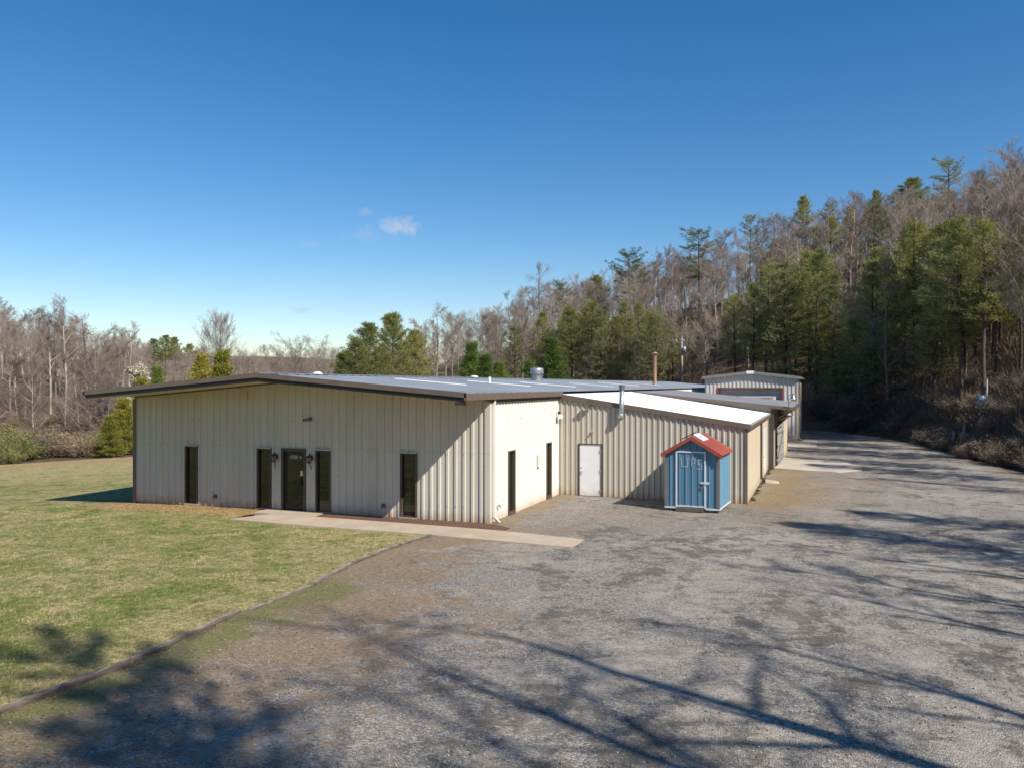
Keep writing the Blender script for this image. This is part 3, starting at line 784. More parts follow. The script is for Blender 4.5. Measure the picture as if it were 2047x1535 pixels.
mesh_obj('rake_fascia', m, MAT['bronze_light'], annex)
mesh_obj('eave_gutter', MB().box(XD+.06, XD+.16, YC-.034, YE+.1, az_(XD)-.19, az_(XD+.12)+.02), MAT['bronze_light'], annex)
m = MB(); m.box(XD-.07, XD+.03, YC-.046, YC-.0325, 0, az_(XD)-.17); m.box(XD+.0145, XD+.03, YC-.0325, YC+.09, 0, az_(XD)-.17)
mesh_obj('corner_trim', m, MAT['bronze_light'], annex)
# white front door
m = MB(); m.box(DD[0], DD[0]+.05, YC-.055, YC+.1, 0, 2.09); m.box(DD[1]-.05, DD[1], YC-.055, YC+.1, 0, 2.09); m.box(DD[0], DD[1], YC-.057, YC+.1, 2.09, 2.13); m.box(DD[0]+.05, DD[1]-.05, YC-.05, YC+.1, -.05, .03)
mesh_obj('door_frame', m, MAT['bronze'], annex)
d_ = mesh_obj('door', MB().box(DD[0]+.055, DD[1]-.055, YC-.03, YC+.02, .035, 2.085), MAT['white_door'], annex)
m = MB().tube([(DD[0]+.12,YC-.03,1.0),(DD[0]+.12,YC-.09,1.0)], .03, 10).tube([(DD[0]+.12,YC-.085,1.0),(DD[0]+.25,YC-.085,.99)], .012, 8)
mesh_obj('handle', m, MAT['chrome'], d_); mesh_obj('deadbolt', MB().tube([(DD[0]+.12,YC-.03,1.15),(DD[0]+.12,YC-.045,1.15)], .026, 10), MAT['chrome'], d_)
for zz in (.25, 1.05, 1.85): mesh_obj('hinge', MB().box(DD[1]-.075, DD[1]-.035, YC-.066, YC-.0305, zz-.05, zz+.05), MAT['chrome'], d_)
# white side door
a, b_ = YC+D2[0], YC+D2[1]
m = MB(); m.box(XD-.06, XD+.03, a, a+.05, 0, 2.42); m.box(XD-.06, XD+.03, b_-.05, b_, 0, 2.42); m.box(XD-.06, XD+.032, a, b_, 2.42, 2.47)
mesh_obj('door_frame', m, MAT['annex_side'], annex)
d2_ = mesh_obj('door', MB().box(XD-.04, XD+.005, a+.055, b_-.055, .03, 2.415), MAT['white_door'], annex)
mesh_obj('handle', MB().tube([(XD-.01,a+.13,1.0),(XD+.06,a+.13,1.0)], .03, 10), MAT['chrome'], d2_)
m = MB(); m.box(XD+.016, XD+.10, 15.05, 15.15, .15, az_(XD)-.19); m.beam((XD+.06,15.1,.2),(XD+.28,15.0,.04), .09, .08)
mesh_obj('downspout', m, MAT['bronze'], annex)
o = mesh_obj('splash_block', MB().hexa([(XD+.25,14.8,.0),(XD+.85,14.7,.0),(XD+.85,15.2,.0),(XD+.25,15.1,.0),(XD+.25,14.85,.14),(XD+.8,14.8,.08),(XD+.8,15.12,.08),(XD+.25,15.05,.14)]), MAT['concrete_pale'])
tag(o, 'grey concrete splash block at the foot of the brown downspout', 'splash block')
# flue pipe: elbow out of the wall, up past the eave
fx, fy = 2.66, YC-.20
m = MB().tube([(fx-.02,YC-.03,3.25),(fx-.02,fy+.03,3.25),(fx-.01,fy,3.32),(fx,fy,3.45),(fx+.03,fy,4.32)], .095, 14)
m.lathe((fx-.02,fy,3.13), [(.0,.0),(.10,.02),(.125,.10),(.11,.20),(.095,.24)], 14)
fl = mesh_obj('flue_pipe', m, MAT['galv'], annex, True)
mesh_obj('flue_cap', MB().lathe((fx+.035,fy,4.30), [(.10,0),(.125,.02),(.125,.07),(.11,.08),(.11,.12),(.135,.13),(.135,.19),(.0,.20)], 14), MAT['grey_trim'], fl)
x, z = 1.40, 3.70
wall_lamp('wall_floodlight', 'small dark floodlight high on the ribbed annex wall above the white door', 'floodlight', (x,YC,z),
    [('mount', MB().box(x-.05,x+.05,YC-.06,YC-.032,z-.05,z+.06), 'bronze'), ('arm', MB().beam((x,YC-.06,z),(x,YC-.17,z+.03),.03,.03), 'bronze'), ('housing', MB().box(x-.16,x+.16,YC-.34,YC-.15,z-.0,z+.06), 'bronze_light')])
x, z = 1.44, 2.60
wall_lamp('wall_lamp_socket', 'small beige lamp socket on the annex wall between floodlight and white door', 'lamp socket', (x,YC,z),
    [('mount', MB().box(x-.04,x+.04,YC-.06,YC-.032,z-.04,z+.06), 'annex'), ('socket', MB().tube([(x,YC-.06,z),(x-.03,YC-.13,z-.05)], .03, 8), 'bronze_light')])

# ================================================================== OPEN LEAN-TO BEHIND THE ANNEX
Y0, Y1 = 20.95, 35.5
def ez_(x): return 4.08 - (x-.4)*(4.08-3.30)/(8.7-.4)
lean = thing('lean_to_shed', 'beige lean-to with a grey sloping roof and a dark open bay behind the white-roofed annex', 'building', (4.5, Y0, 0))
vd = Vector((1, 0, -(4.08-3.30)/8.3))
mesh_obj('roof', corr((.2, Y0, 4.10), (0,1,0), Y1-Y0, vd, 0, 8.5, (0,0,1), .61, .045, .025, phase=.3), MAT['roof_grey'], lean)
m = MB(); x0, x1 = .2, 8.72
m.hexa([(x0,Y0-.06,ez_(x0)-.14),(x1,Y0-.06,ez_(x1)-.14),(x1,Y0-.002,ez_(x1)-.14),(x0,Y0-.002,ez_(x0)-.14),(x0,Y0-.06,ez_(x0)+.03),(x1,Y0-.06,ez_(x1)+.03),(x1,Y0-.002,ez_(x1)+.03),(x0,Y0-.002,ez_(x0)+.03)])
mesh_obj('rake_fascia', m, MAT['bronze_light'], lean)
mesh_obj('eave_gutter', MB().box(8.70, 8.80, Y0+.0, Y1, ez_(8.7)-.17, ez_(8.7)+.02), MAT['bronze_light'], lean)
w = corr((.03, Y0+.12, 0), (1,0,0), 7.65, (0,0,1), 0, lambda s: ez_(s+.03)-.13, (0,-1,0), .30, .06, .03, phase=.1)
mesh_obj('front_wall', w, MAT['annex'], lean)
m = MB(); m.box(7.60, 7.74, Y0+.06, Y0+.155, 0, ez_(7.6)-.13); mesh_obj('corner_trim', m, MAT['bronze'], lean)
w = corr((7.68, Y0+.155, 0), (0,1,0), 1.55, (0,0,1), 0, ez_(7.68)-.13, (1,0,0), .30, .06, .03, phase=.2)
mesh_obj('side_wall', w, MAT['annex'], lean)
mesh_obj('bay_post', MB().box(7.60, 7.76, 22.66, 22.80, 0, ez_(7.7)-.14), MAT['bronze_light'], lean); mesh_obj('bay_post', MB().box(7.62, 7.78, 29.2, 29.34, 0, ez_(7.7)-.14), MAT['bronze_light'], lean)
w = corr((7.92, 29.4, 0), (0,1,0), 6.0, (0,0,1), 0, ez_(7.92)-.13, (1,0,0), .30, .06, .03, phase=.2)
mesh_obj('side_wall', w, MAT['annex_side'], lean)
w = corr((4.5, 29.4, 0), (1,0,0), 3.42, (0,0,1), 0, lambda s: ez_(4.5+s)-.13, (0,-1,0), .30, .06, .03, phase=.2)
mesh_obj('bay_wall', w, MAT['annex_side'], lean)
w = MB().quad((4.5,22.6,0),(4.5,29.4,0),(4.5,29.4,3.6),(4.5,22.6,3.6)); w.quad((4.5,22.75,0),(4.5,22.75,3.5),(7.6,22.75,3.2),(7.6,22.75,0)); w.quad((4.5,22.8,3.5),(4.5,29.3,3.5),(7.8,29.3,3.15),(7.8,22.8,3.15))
mesh_obj('bay_shade_lining', w, MAT['dark'], lean)  # back, partition and ceiling sheets with the bay's shade in their colour
m = MB(); m.beam((7.9,22.3,3.18),(8.55,20.98,3.18),.07,.07); m.tube([(8.72,20.92,3.15),(8.68,20.9,2.95),(8.4,21.2,2.80),(7.8,22.2,2.62)], .055, 8); mesh_obj('gutter_pipe', m, MAT['pipe_brown'], lean, True)
mesh_obj('eave_brace', MB().beam((7.75,22.7,2.6),(8.62,22.7,3.1),.09,.09), MAT['grey_wood'], lean); mesh_obj('eave_brace', MB().beam((7.8,29.2,2.6),(8.62,29.2,3.1),.09,.09), MAT['grey_wood'], lean)
# gate leaf at the mouth of the bay
gt = thing('bay_gate', 'weathered pale green board gate standing open at the dark bay of the lean-to', 'gate', (8.0,24.2,0))
m = MB()
P0 = Vector((7.84,23.1,.08)); P1 = Vector((8.0,26.3,.08)); dv = (P1-P0)
for i in range(7):
    a = P0 + dv*(i/7+.01); b_ = P0 + dv*((i+1)/7-.01)
    hgt = 1.98-.04*((i*37) % 5)/5
    m.hexa([(a.x,a.y,.08),(b_.x,b_.y,.08),(b_.x-.03,b_.y+.005,.08),(a.x-.03,a.y+.005,.08),(a.x,a.y,.08+hgt),(b_.x,b_.y,.08+hgt),(b_.x-.03,b_.y+.005,.08+hgt),(a.x-.03,a.y+.005,.08+hgt)])
mesh_obj('board', m, MAT['grey_wood'], gt)['kind'] = 'stuff'
m = MB()
for zz in (.4, 1.05, 1.75): m.beam(P0+Vector((.02,0,zz)), P1+Vector((.02,0,zz)), .035, .10)
m.beam(P0+Vector((.045,0,.4)), P1+Vector((.045,0,1.75)), .03, .09)
mesh_obj('rail', m, MAT['galv'], gt)
# lumber leaning in the bay
def plank(a, b_, wdt, th, mat, label, cat='board'):
    o = mesh_obj('lumber_board', MB().beam(a, b_, wdt, th), MAT[mat]); tag(o, label, cat, 'boards stacked in the open bay'); return o
plank((7.55,24.2,.06),(7.90,27.6,2.75),.24,.04,'rust','rust-brown board leaning across the top of the bay gate')
plank((7.72,23.5,2.10),(8.15,28.6,2.6),.26,.05,'grey_wood','grey weathered board resting level above the bay gate')
plank((7.75,25.6,.05),(7.9,25.9,2.55),.16,.04,'annex_side','yellowish upright board inside the bay behind the gate')
plank((7.80,22.95,.06),(8.12,23.05,.55),.12,.03,'grey_wood','short pale board leaning at the foot of the bay gate')
# gooseneck barn lamp
x, y, z = 8.50, Y0-.10, 3.05
t = thing('barn_lamp', 'galvanised dome lamp on a thin pole at the right end of the grey roof', 'lamp', (x,y,z))
mesh_obj('pole', MB().tube([(x,y,z-.1),(x,y,z+.82),(x+.04,y,z+.93),(x+.16,y,z+.93),(x+.21,y,z+.87)], .017, 8), MAT['grey_trim'], t, True)
mesh_obj('shade', MB().lathe((x+.21,y,z+.66), [(.0,.34),(.035,.34),(.05,.27),(.08,.25),(.10,.16),(.16,.08),(.17,.0),(.155,.0),(.09,.12),(.0,.14)], 18), MAT['chrome'], t, True)
mesh_obj('bulb', MB().lathe((x+.21,y,z+.58), [(.0,.0),(.06,.03),(.07,.09),(.04,.16)], 12), MAT['lamp_glass'], t, True)
mesh_obj('wall_bracket', MB().box(x-.04, x+.13, y-.03, y+.035, z-.13, z-.05), MAT['white'], t)

# ================================================================== GARAGE BUILDING
GY = 44.88; G0, G1 = 1.15, 8.35; GM = (G0+G1)/2; GE = 5.10; GR = 5.52; GB = 62
gar = thing('garage_building', 'tall grey-beige metal garage with a wide recessed roller door beyond the grey lean-to', 'building', (GM, GY, 0))
def gr(x): return GR-(GR-GE)*abs(x-GM)/(G1-GM)
OP = (2.08, 7.33, .0, 4.27)
mesh_obj('front_wall', corr((G0,GY,0), (1,0,0), G1-G0, (0,0,1), .47, lambda s: gr(G0+s)-.02, (0,-1,0), .305, .11, .04, [(OP[0]-G0, OP[1]-G0, 0, OP[3])], phase=.14), MAT['gar_wall'], gar)
mesh_obj('side_wall', corr((G1,GY,0), (0,1,0), GB-GY, (0,0,1), .0, GE-.02, (1,0,0), .305, .08, .035, phase=.2), MAT['annex_side'], gar)
mesh_obj('side_wall', corr((G0,GB,0), (0,-1,0), GB-GY, (0,0,1), .0, GE-.02, (-1,0,0), .305, .08, .035, phase=.2), MAT['gar_wall'], gar)
mesh_obj('rear_wall', corr((G1,GB,0), (-1,0,0), G1-G0, (0,0,1), .0, lambda s: gr(G1-s)-.02, (0,1,0), .305, .08, .035), MAT['gar_wall'], gar)
mesh_obj('plinth', MB().box(OP[1], G1+.03, GY-.06, GY+.1, -.1, .466), MAT['concrete_band'], gar)
mesh_obj('plinth', MB().box(G0-.03, OP[0], GY-.06, GY+.1, -.1, .466), MAT['concrete_band'], gar)
m = MB()
for sd in (-1, 1):
    xe = GM+sd*(G1-GM+.22)
    m.add([(GM,GY-.25,GR+.05),(xe,GY-.25,gr(xe)+.05),(xe,GB+.2,gr(xe)+.05),(GM,GB+.2,GR+.05)], [(0,1,2,3) if sd > 0 else (3,2,1,0)])
mesh_obj('roof', m, MAT['roof_grey'], gar)
m = MB()
for sd in (-1, 1):
    xe = GM+sd*(G1-GM+.25)
    a, b_ = sorted((GM, xe))
    m.hexa([(a,GY-.30,gr(a)-.13),(b_,GY-.30,gr(b_)-.13),(b_,GY-.24,gr(b_)-.13),(a,GY-.24,gr(a)-.13),(a,GY-.30,gr(a)+.09),(b_,GY-.30,gr(b_)+.09),(b_,GY-.24,gr(b_)+.09),(a,GY-.24,gr(a)+.09)])
    m.hexa([(a,GY-.24,gr(a)-.11),(b_,GY-.24,gr(b_)-.11),(b_,GY-.045,gr(b_)-.11),(a,GY-.045,gr(a)-.11),(a,GY-.24,gr(a)-.08),(b_,GY-.24,gr(b_)-.08),(b_,GY-.045,gr(b_)-.08),(a,GY-.045,gr(a)-.08)])
mesh_obj('rake_fascia', m, MAT['gar_trim'], gar)
mesh_obj('ridge_plate', MB().box(GM-.30, GM+.28, GY-.315, GY-.302, GR-.14, GR+.10), MAT['white'], gar)
m = MB(); m.box(OP[0], OP[0]+.14, GY-.05, GY+.15, 0, OP[3]); m.box(OP[1]-.14, OP[1], GY-.05, GY+.15, 0, OP[3]); m.box(OP[0]+.14, OP[1]-.14, GY-.045, GY+.15, OP[3]-.05, OP[3])
mesh_obj('door_frame', m, MAT['red_steel'], gar)
m = MB()
for i in range(34):
    z0 = i*.125
    m.add([(OP[0]+.14,GY+.30,z0),(OP[1]-.14,GY+.30,z0),(OP[1]-.14,GY+.30,z0+.10),(OP[0]+.14,GY+.30,z0+.10),(OP[0]+.14,GY+.315,z0+.125),(OP[1]-.14,GY+.315,z0+.125)], [(0,1,2,3),(3,2,5,4)])
mesh_obj('roller_door', m, MAT['roller'], gar)
m = MB(); m.box(G1+.22, G1+.32, GY-.2, GB, GE-.14, GE+.03); m.box(G1+.05, G1+.15, GY+.05, GY+.15, .0, GE-.1); m.beam((G1+.1,GY+.1,.3),(G1+.35,GY-.1,.05),.1,.09)
mesh_obj('downspout', m, MAT['gar_trim'], gar)
mesh_obj('corner_trim', MB().box(G1-.05, G1+.045, GY-.055, GY-.0405, .466, GE-.06).box(G1+.036, G1+.05, GY-.0405, GY+.12, 0, GE-.06), MAT['annex_side'], gar)
# beige container-like box whose top shows over the lean-to roof
sb = thing('storage_container', 'beige steel container whose top edge shows over the grey roof before the garage door', 'container', (4.4,40,0))
m = corr((2.2,40.0,.1), (1,0,0), 4.55, (0,0,1), 0, 3.42, (0,-1,0), .25, .10, .03, phase=.1)
mesh_obj('end_wall', m, MAT['roller'], sb)
m = MB().box(2.15, 6.80, 39.95, 43.6, 3.52, 3.60).box(2.15, 2.30, 39.95, 40.05, 0, 3.52).box(6.65, 6.80, 39.95, 40.05, 0, 3.52)
mesh_obj('frame', m, MAT['gar_wall'], sb)
m = corr((6.75,40.05,.1), (0,1,0), 3.5, (0,0,1), 0, 3.42, (1,0,0), .25, .10, .03, phase=.1); w2 = corr((2.2,43.55,.1), (0,-1,0), 3.5, (0,0,1), 0, 3.42, (-1,0,0), .25, .10, .03, phase=.1); m.add(w2.v, w2.f)
mesh_obj('side_wall', m, MAT['gar_wall'], sb)

# ================================================================== BLUE SHED
sh = thing('blue_shed', 'small blue metal shed with a red gable roof standing before the annex wall', 'shed', (5.78, 4.86, 0), rotz=RAD(-3.5), local=True)
HW = .94; DP = 2.35; ZB = .14; ZE = 2.10; ZP = 2.66
def se(x): return ZP-(ZP-ZE)*abs(x)/HW
DO = (-.52, .44, .20, 2.10)
mesh_obj('front_wall', corr((-HW,0,0), (1,0,0), 2*HW, (0,0,1), ZB, lambda s: se(s-HW)-.02, (0,-1,0), .228, .03, .022, [(DO[0]+HW, DO[1]+HW, 0, DO[3])], phase=.18, slope=.012), MAT['blue'], sh)
mesh_obj('side_wall', corr((HW,0,0), (0,1,0), DP, (0,0,1), ZB, ZE, (1,0,0), .228, .03, .012, phase=.1, slope=.012), MAT['blue_side'], sh)
mesh_obj('side_wall', corr((-HW,DP,0), (0,-1,0), DP, (0,0,1), ZB, ZE, (-1,0,0), .228, .03, .022, phase=.1, slope=.012), MAT['blue'], sh)
mesh_obj('rear_wall', corr((HW,DP,0), (-1,0,0), 2*HW, (0,0,1), ZB, lambda s: se(HW-s)-.02, (0,1,0), .228, .03, .022, phase=.1), MAT['blue'], sh)
m = MB()
for sd in (-1, 1):
    xe = sd*(HW+.13); ze = se(xe)
    xa, za = 0, ZP
    pts = [(xa,-.13,za),(xe,-.13,ze),(xe,DP+.05,ze),(xa,DP+.05,za)]
    up = [(p[0],p[1],p[2]+.035) for p in pts]
    m.add(pts+up, [(0,3,2,1),(4,5,6,7),(0,1,5,4),(1,2,6,5),(2,3,7,6)] if sd > 0 else [(0,1,2,3),(7,6,5,4),(4,5,1,0),(5,6,2,1),(6,7,3,2)])
    for yy in (.45, 1.05, 1.65):
        m.beam((sd*.02,yy,ZP+.036),(xe,yy,ze+.036),.022,.012)
sroof = mesh_obj('roof', m, MAT['red_roof'], sh)
m = MB()
for sd in (-1, 1):
    xe = sd*(HW+.15)
    a, b_ = sorted((0, xe))
    m.hexa([(a,-.16,se(a)-.10),(b_,-.16,se(b_)-.10),(b_,-.132,se(b_)-.10),(a,-.132,se(a)-.10),(a,-.16,se(a)+.045),(b_,-.16,se(b_)+.045),(b_,-.132,se(b_)+.045),(a,-.132,se(a)+.045)])
mesh_obj('rake_trim', m, MAT['red_roof'], sroof)
m = MB().hexa([(.03,.15,se(.03)+.065),(.36,.15,se(.36)+.065),(.36,1.15,se(.36)+.065),(.03,1.15,se(.03)+.065),(.03,.15,se(.03)+.10),(.36,.15,se(.36)+.10),(.36,1.15,se(.36)+.10),(.03,1.15,se(.03)+.10)])
cap = mesh_obj('ridge_board', m, MAT['white'], sroof)
m = MB()
for i, (ya, yb) in enumerate(((.34,.52),(.56,.60),(.63,.67),(.70,.74))):
    xq0, xq1 = (.16,.24) if i == 0 else (.17,.21)
    m.quad((xq0,ya,se(xq0)+.1015),(xq1,ya,se(xq1)+.1015),(xq1,yb,se(xq1)+.1015),(xq0,yb,se(xq0)+.1015))
mesh_obj('printed_mark', m, MAT['blue'], sroof)
m = MB().hexa([(-.50,.55,se(-.5)+.16),(-.02,.50,se(0)+.115),(-.02,1.0,se(0)+.115),(-.50,.95,se(-.5)+.16),(-.50,.55,se(-.5)+.185),(-.02,.50,se(0)+.14),(-.02,1.0,se(0)+.14),(-.50,.95,se(-.5)+.185)])
mesh_obj('ridge_flap', m, MAT['grey_trim'], sroof)
for q in ((-HW-.03, DO[0]-.05, -.036, -.0235), (DO[1]+.05, HW+.03, -.036, -.0235), (HW+.0235, HW+.036, -.02, DP), (-HW-.036, -HW-.0235, -.02, DP)):
    mesh_obj('base_trim', MB().box(*q, ZB-.03, ZB+.03), MAT['shed_trim'], sh)
m = MB(); m.box(HW-.08, HW+.030, -.040, -.0245, ZB+.03, ZE-.06); m.box(HW+.0135, HW+.032, -.0245, .05, ZB+.03, ZE-.05)
m.box(-HW-.032, -HW+.07, -.040, -.0245, ZB+.03, ZE-.06)
mesh_obj('corner_trim', m, MAT['grey_trim'], sh)
m = MB(); x0, x1 = DO[0], DO[1]
m.box(x0-.05, x0, -.042, .03, DO[2]-.05, DO[3]+.05); m.box(x1, x1+.05, -.042, .03, DO[2]-.05, DO[3]+.05); m.box(x0, x1, -.040, .03, DO[3], DO[3]+.05)
mesh_obj('door_frame', m, MAT['shed_trim'], sh)
sd_ = mesh_obj('door', corr((x0+.01,-.012,0), (1,0,0), x1-x0-.02, (0,0,1), DO[2]+.01, DO[3]-.01, (0,-1,0), .228, .03, .020, phase=.07, slope=.012), MAT['blue'], sh)
m = MB(); m.box(x0+.008, x1-.008, -.034, -.01, DO[2]-.02, DO[2]+.03)
mesh_obj('kick_strip', m, MAT['shed_trim'], sd_)
m = MB(); m.box(x1-.13, x1+.0, -.055, -.0425, 1.02, 1.08); m.box(x1+.0, x1+.17, -.056, -.0425, 1.01, 1.09)
mesh_obj('hasp', m, MAT['shed_trim'], sd_)
m = MB().tube([(x1-.03,-.06,1.03),(x1-.03,-.07,1.0),(x1-.03,-.07,.96)], .012, 6).box(x1-.06, x1, -.085, -.058, .88, .97)
mesh_obj('padlock', m, MAT['rust'], sd_)
# the letters stuck on the door, in strips of pale tape
m = MB(); yT = -.0345
def strip(xa, za, xb, zb, wd=.023): m.beam((x0+xa, yT, za), (x0+xb, yT, zb), .002, wd, up=(0,-1,0)) if False else m.add(*strip_q(x0+xa, za, x0+xb, zb, wd))
def strip_q(xa, za, xb, zb, wd):
    dx, dz = xb-xa, zb-za; l = math.hypot(dx, dz); nx, nz = -dz/l*wd/2, dx/l*wd/2
    return [(xa-nx,yT,za-nz),(xb-nx,yT,zb-nz),(xb+nx,yT,zb+nz),(xa+nx,yT,za+nz)], [(0,1,2,3)]
strip(.155,1.92,.165,1.62); strip(.150,1.612,.385,1.605); strip(.388,1.93,.375,1.615)
strip(.49,1.885,.645,1.895); strip(.635,1.89,.630,1.735); strip(.515,1.735,.635,1.728); strip(.525,1.87,.518,1.63)
strip(.73,1.85,.885,1.86); strip(.742,1.85,.735,1.70); strip(.72,1.695,.875,1.69); strip(.868,1.70,.866,1.545); strip(.70,1.535,.875,1.54)
mesh_obj('lettering', m, MAT['tape'], sd_)
# faint paint marks on the side
m = MB()
for (yy, zz, s_) in ((1.25,1.95,.10),(1.5,1.97,.08),(1.35,1.70,.09),(1.55,1.66,.05),(.75,1.35,.06),(1.5,1.40,.06)):
    m.quad((HW+.0142,yy,zz),(HW+.0142,yy+s_,zz+.01),(HW+.0142,yy+s_*.9,zz+.045),(HW+.0142,yy+.01,zz+.04))
mesh_obj('paint_mark', m, MAT['tape'], sh)
m = MB(); m.box(-HW+.02, HW-.02, .02, .14, .0, ZB-.03); m.box(-HW+.02, HW-.02, DP-.2, DP-.05, .0, ZB-.03); m.box(HW-.25, HW-.02, .14, DP-.2, .02, ZB-.031); m.box(-HW+.02, -HW+.25, .14, DP-.2, .02, ZB-.031)
mesh_obj('skid', m, MAT['skid'], sh)
mesh_obj('threshold', MB().box(x0-.02, x1-.03, -.16, .0, .035, .155), MAT['skid'], sh)

# ================================================================== LANDSCAPE TIMBERS
TB = [((-.45,-19.6),(-.43,-16.95),.11,'weathered grey border timber nearest the camera at the lawn edge'),
      ((-.45,-16.85),(-.36,-14.52),.10,'thick weathered border timber with a dark face between lawn and gravel'),
      ((-.42,-14.40),(-.70,-11.42),.075,'long pale border timber in the middle of the lawn edge'),
      ((-.58,-11.25),(-.63,-9.15),.05,'reddish border timber half sunk in straw at the lawn edge'),
      ((-.66,-9.0),(-.95,-6.85),.07,'dark split border timber beside the dry grass at the lawn edge'),
      ((-.95,-6.75),(-1.0,-4.25),.09,'thin grey border timber nearer the concrete walk'),
      ((-.97,-4.18),(-.82,-2.62),.08,'grey border timber whose end touches the concrete walk')]
rng = random.Random(5)
for (a, b_, top, lab) in TB:
    m = MB(); n = 14; d = Vector((b_[0]-a[0], b_[1]-a[1], 0)); sd = Vector((d.y, -d.x, 0)).normalized()
    vs = []; fs = []
    for i in range(n+1):
        p = Vector((a[0], a[1], 0)) + d*(i/n)
        wv = .062+rng.uniform(-.012,.012); tz = top+rng.uniform(-.018,.012); off = rng.uniform(-.012,.012)
        vs += [p-sd*(wv+off)+Vector((0,0,-.05)), p-sd*(wv+off)+Vector((0,0,tz-.03)), p-sd*(wv-.025+off)+Vector((0,0,tz)), p+sd*(wv-.025)+Vector((0,0,tz-rng.uniform(0,.01))), p+sd*wv+Vector((0,0,tz-.035)), p+sd*(wv-.01)+Vector((0,0,-.05))]
    for i in range(n):
        for k_ in range(6):
            fs.append((i*6+k_, i*6+(k_+1) % 6, (i+1)*6+(k_+1) % 6, (i+1)*6+k_))
    fs += [tuple(range(6)), tuple(n*6+k_ for k_ in range(6))[::-1]]
    m.add(vs, fs)
    o = tag(mesh_obj('landscape_timber', m, MAT['timber']), lab, 'timber', 'timbers edging the lawn')
    o.data.materials.append(MAT['timber_rot'])
    for i, pl in enumerate(o.data.polygons):
        if i < 14*6 and i % 6 in (3, 4): pl.material_index = 1

# ================================================================== UTILITY POLE AND WIRES
PX, PY = -7.3, 87.0; pz = float(gz(PX, PY))
t = thing('utility_pole', 'weathered wooden utility pole with a grey transformer behind the long roof', 'utility pole', (PX,PY,pz))
mesh_obj('pole', MB().tube([(PX,PY,pz-.3),(PX,PY,pz+6),(PX,PY,11.0)], [.19,.16,.13], 10), MAT['pole_wood'], t, True)
mesh_obj('transformer', MB().lathe((PX+.35,PY-.1,8.7), [(.0,.0),(.22,.02),(.23,.75),(.16,.82),(.06,.84),(.05,1.0),(0,1.0)], 12), MAT['galv'], t, True)
m = MB().beam((PX-.75,PY,10.25),(PX+.35,PY,10.25),.08,.08)
mesh_obj('crossarm', m, MAT['pole_wood'], t)
for xx, zz in ((PX-.7,10.3),(PX+.25,10.3)):
    mesh_obj('insulator', MB().lathe((xx,PY,zz), [(.04,0),(.08,.06),(.05,.12),(.08,.17),(.0,.24)], 8), MAT['white'], t, True)
def wire(a, b_, sag, label):
    a = Vector(a); b_ = Vector(b_); pts = []
    for i in range(25):
        s_ = i/24; p = a.lerp(b_, s_); p.z -= sag*4*s_*(1-s_); pts.append(p)
    tag(mesh_obj('power_line', MB().tube(pts, .03, 5), MAT['galv'], None, True), label, 'wire', 'wires running from the utility pole')
q = at(640, 250)
wire((PX-.7,PY,10.5), (q[0],q[1],12.5), 2.6, 'upper thin overhead wire crossing before the pines from the utility pole')
q = at(600, 240)
wire((PX-.1,PY,9.45), (q[0],q[1],8.2), 1.6, 'lower thin overhead wire crossing low over the roof from the utility pole')
# more of the same line further on
# ================================================================== ROADSIDE POSTS AND BLUE BARREL
def post(px, depth, h, label, top='flat'):
    x, y = at(px, depth); z = float(gz(x, y))
    m = MB().tube([(x,y,z-.2),(x+.01,y,z+h*.5),(x+.02,y+.01,z+h)], [.10,.092,.085], 9)
    tag(mesh_obj('fence_post', m, MAT['grey_wood'], None), label, 'post', 'weathered posts in the roadside weeds')
post(1906,56.5,1.35,'leftmost grey wooden post in the roadside weeds'); post(1921,55.5,1.15,'short grey post second from the left in the weeds'); post(1928,57,1.75,'tallest grey post of the cluster in the roadside weeds'); post(1934,55.5,1.2,'short grey post right of the tallest one in the weeds'); post(1982,54.5,1.3,'lone grey post right of the blue barrel')
x, y = at(1962, 57.5); z = float(gz(x, y))
t = thing('blue_barrel', 'blue plastic barrel in the roadside weeds with a thin white pipe beside it', 'barrel', (x,y,z))
mesh_obj('drum', MB().lathe((x,y,z+.25), [(.0,0),(.27,0),(.29,.04),(.29,.30),(.305,.32),(.29,.34),(.29,.62),(.305,.64),(.29,.66),(.28,.90),(.24,.93),(.0,.92)], 18), MAT['blue_side'], t, True)
mesh_obj('stand', MB().box(x-.25,x+.25,y-.25,y+.25,z-.2,z+.249), MAT['skid'], t)
o = mesh_obj('marker_pipe', MB().tube([(x+.28,y-.3,z),(x+.30,y-.3,z+2.3)], .035, 8), MAT['white']); tag(o, 'thin upright white pipe beside the blue barrel', 'pipe')

# ================================================================== TREES
def tri_tubes(segs, sides=3):
    S = np.array([s[0] for s in segs]); E_ = np.array([s[1] for s in segs]); R0 = np.array([s[2] for s in segs]); R1 = np.array([s[3] for s in segs])
    d = E_-S; d /= np.linalg.norm(d, axis=1)[:,None]+1e-9
    ref = np.where(np.abs(d[:,2:3]) < .9, np.array([[0,0,1.]]), np.array([[1.,0,0]]))
    u = np.cross(d, ref); u /= np.linalg.norm(u, axis=1)[:,None]+1e-9; w = np.cross(d, u)
    ang = 2*np.pi*np.arange(sides)/sides
    ring = u[:,None,:]*np.cos(ang)[None,:,None] + w[:,None,:]*np.sin(ang)[None,:,None]
    V = np.concatenate([S[:,None]+ring*R0[:,None,None], E_[:,None]+ring*R1[:,None,None]], 1).reshape(-1, 3)
    b0 = np.arange(len(S))[:,None]*2*sides; kk = np.arange(sides)[None]; k2 = (kk+1) % sides
    Fq = np.stack([b0+kk, b0+k2, b0+sides+k2, b0+sides+kk], -1).reshape(-1, 4)
    return V, Fq
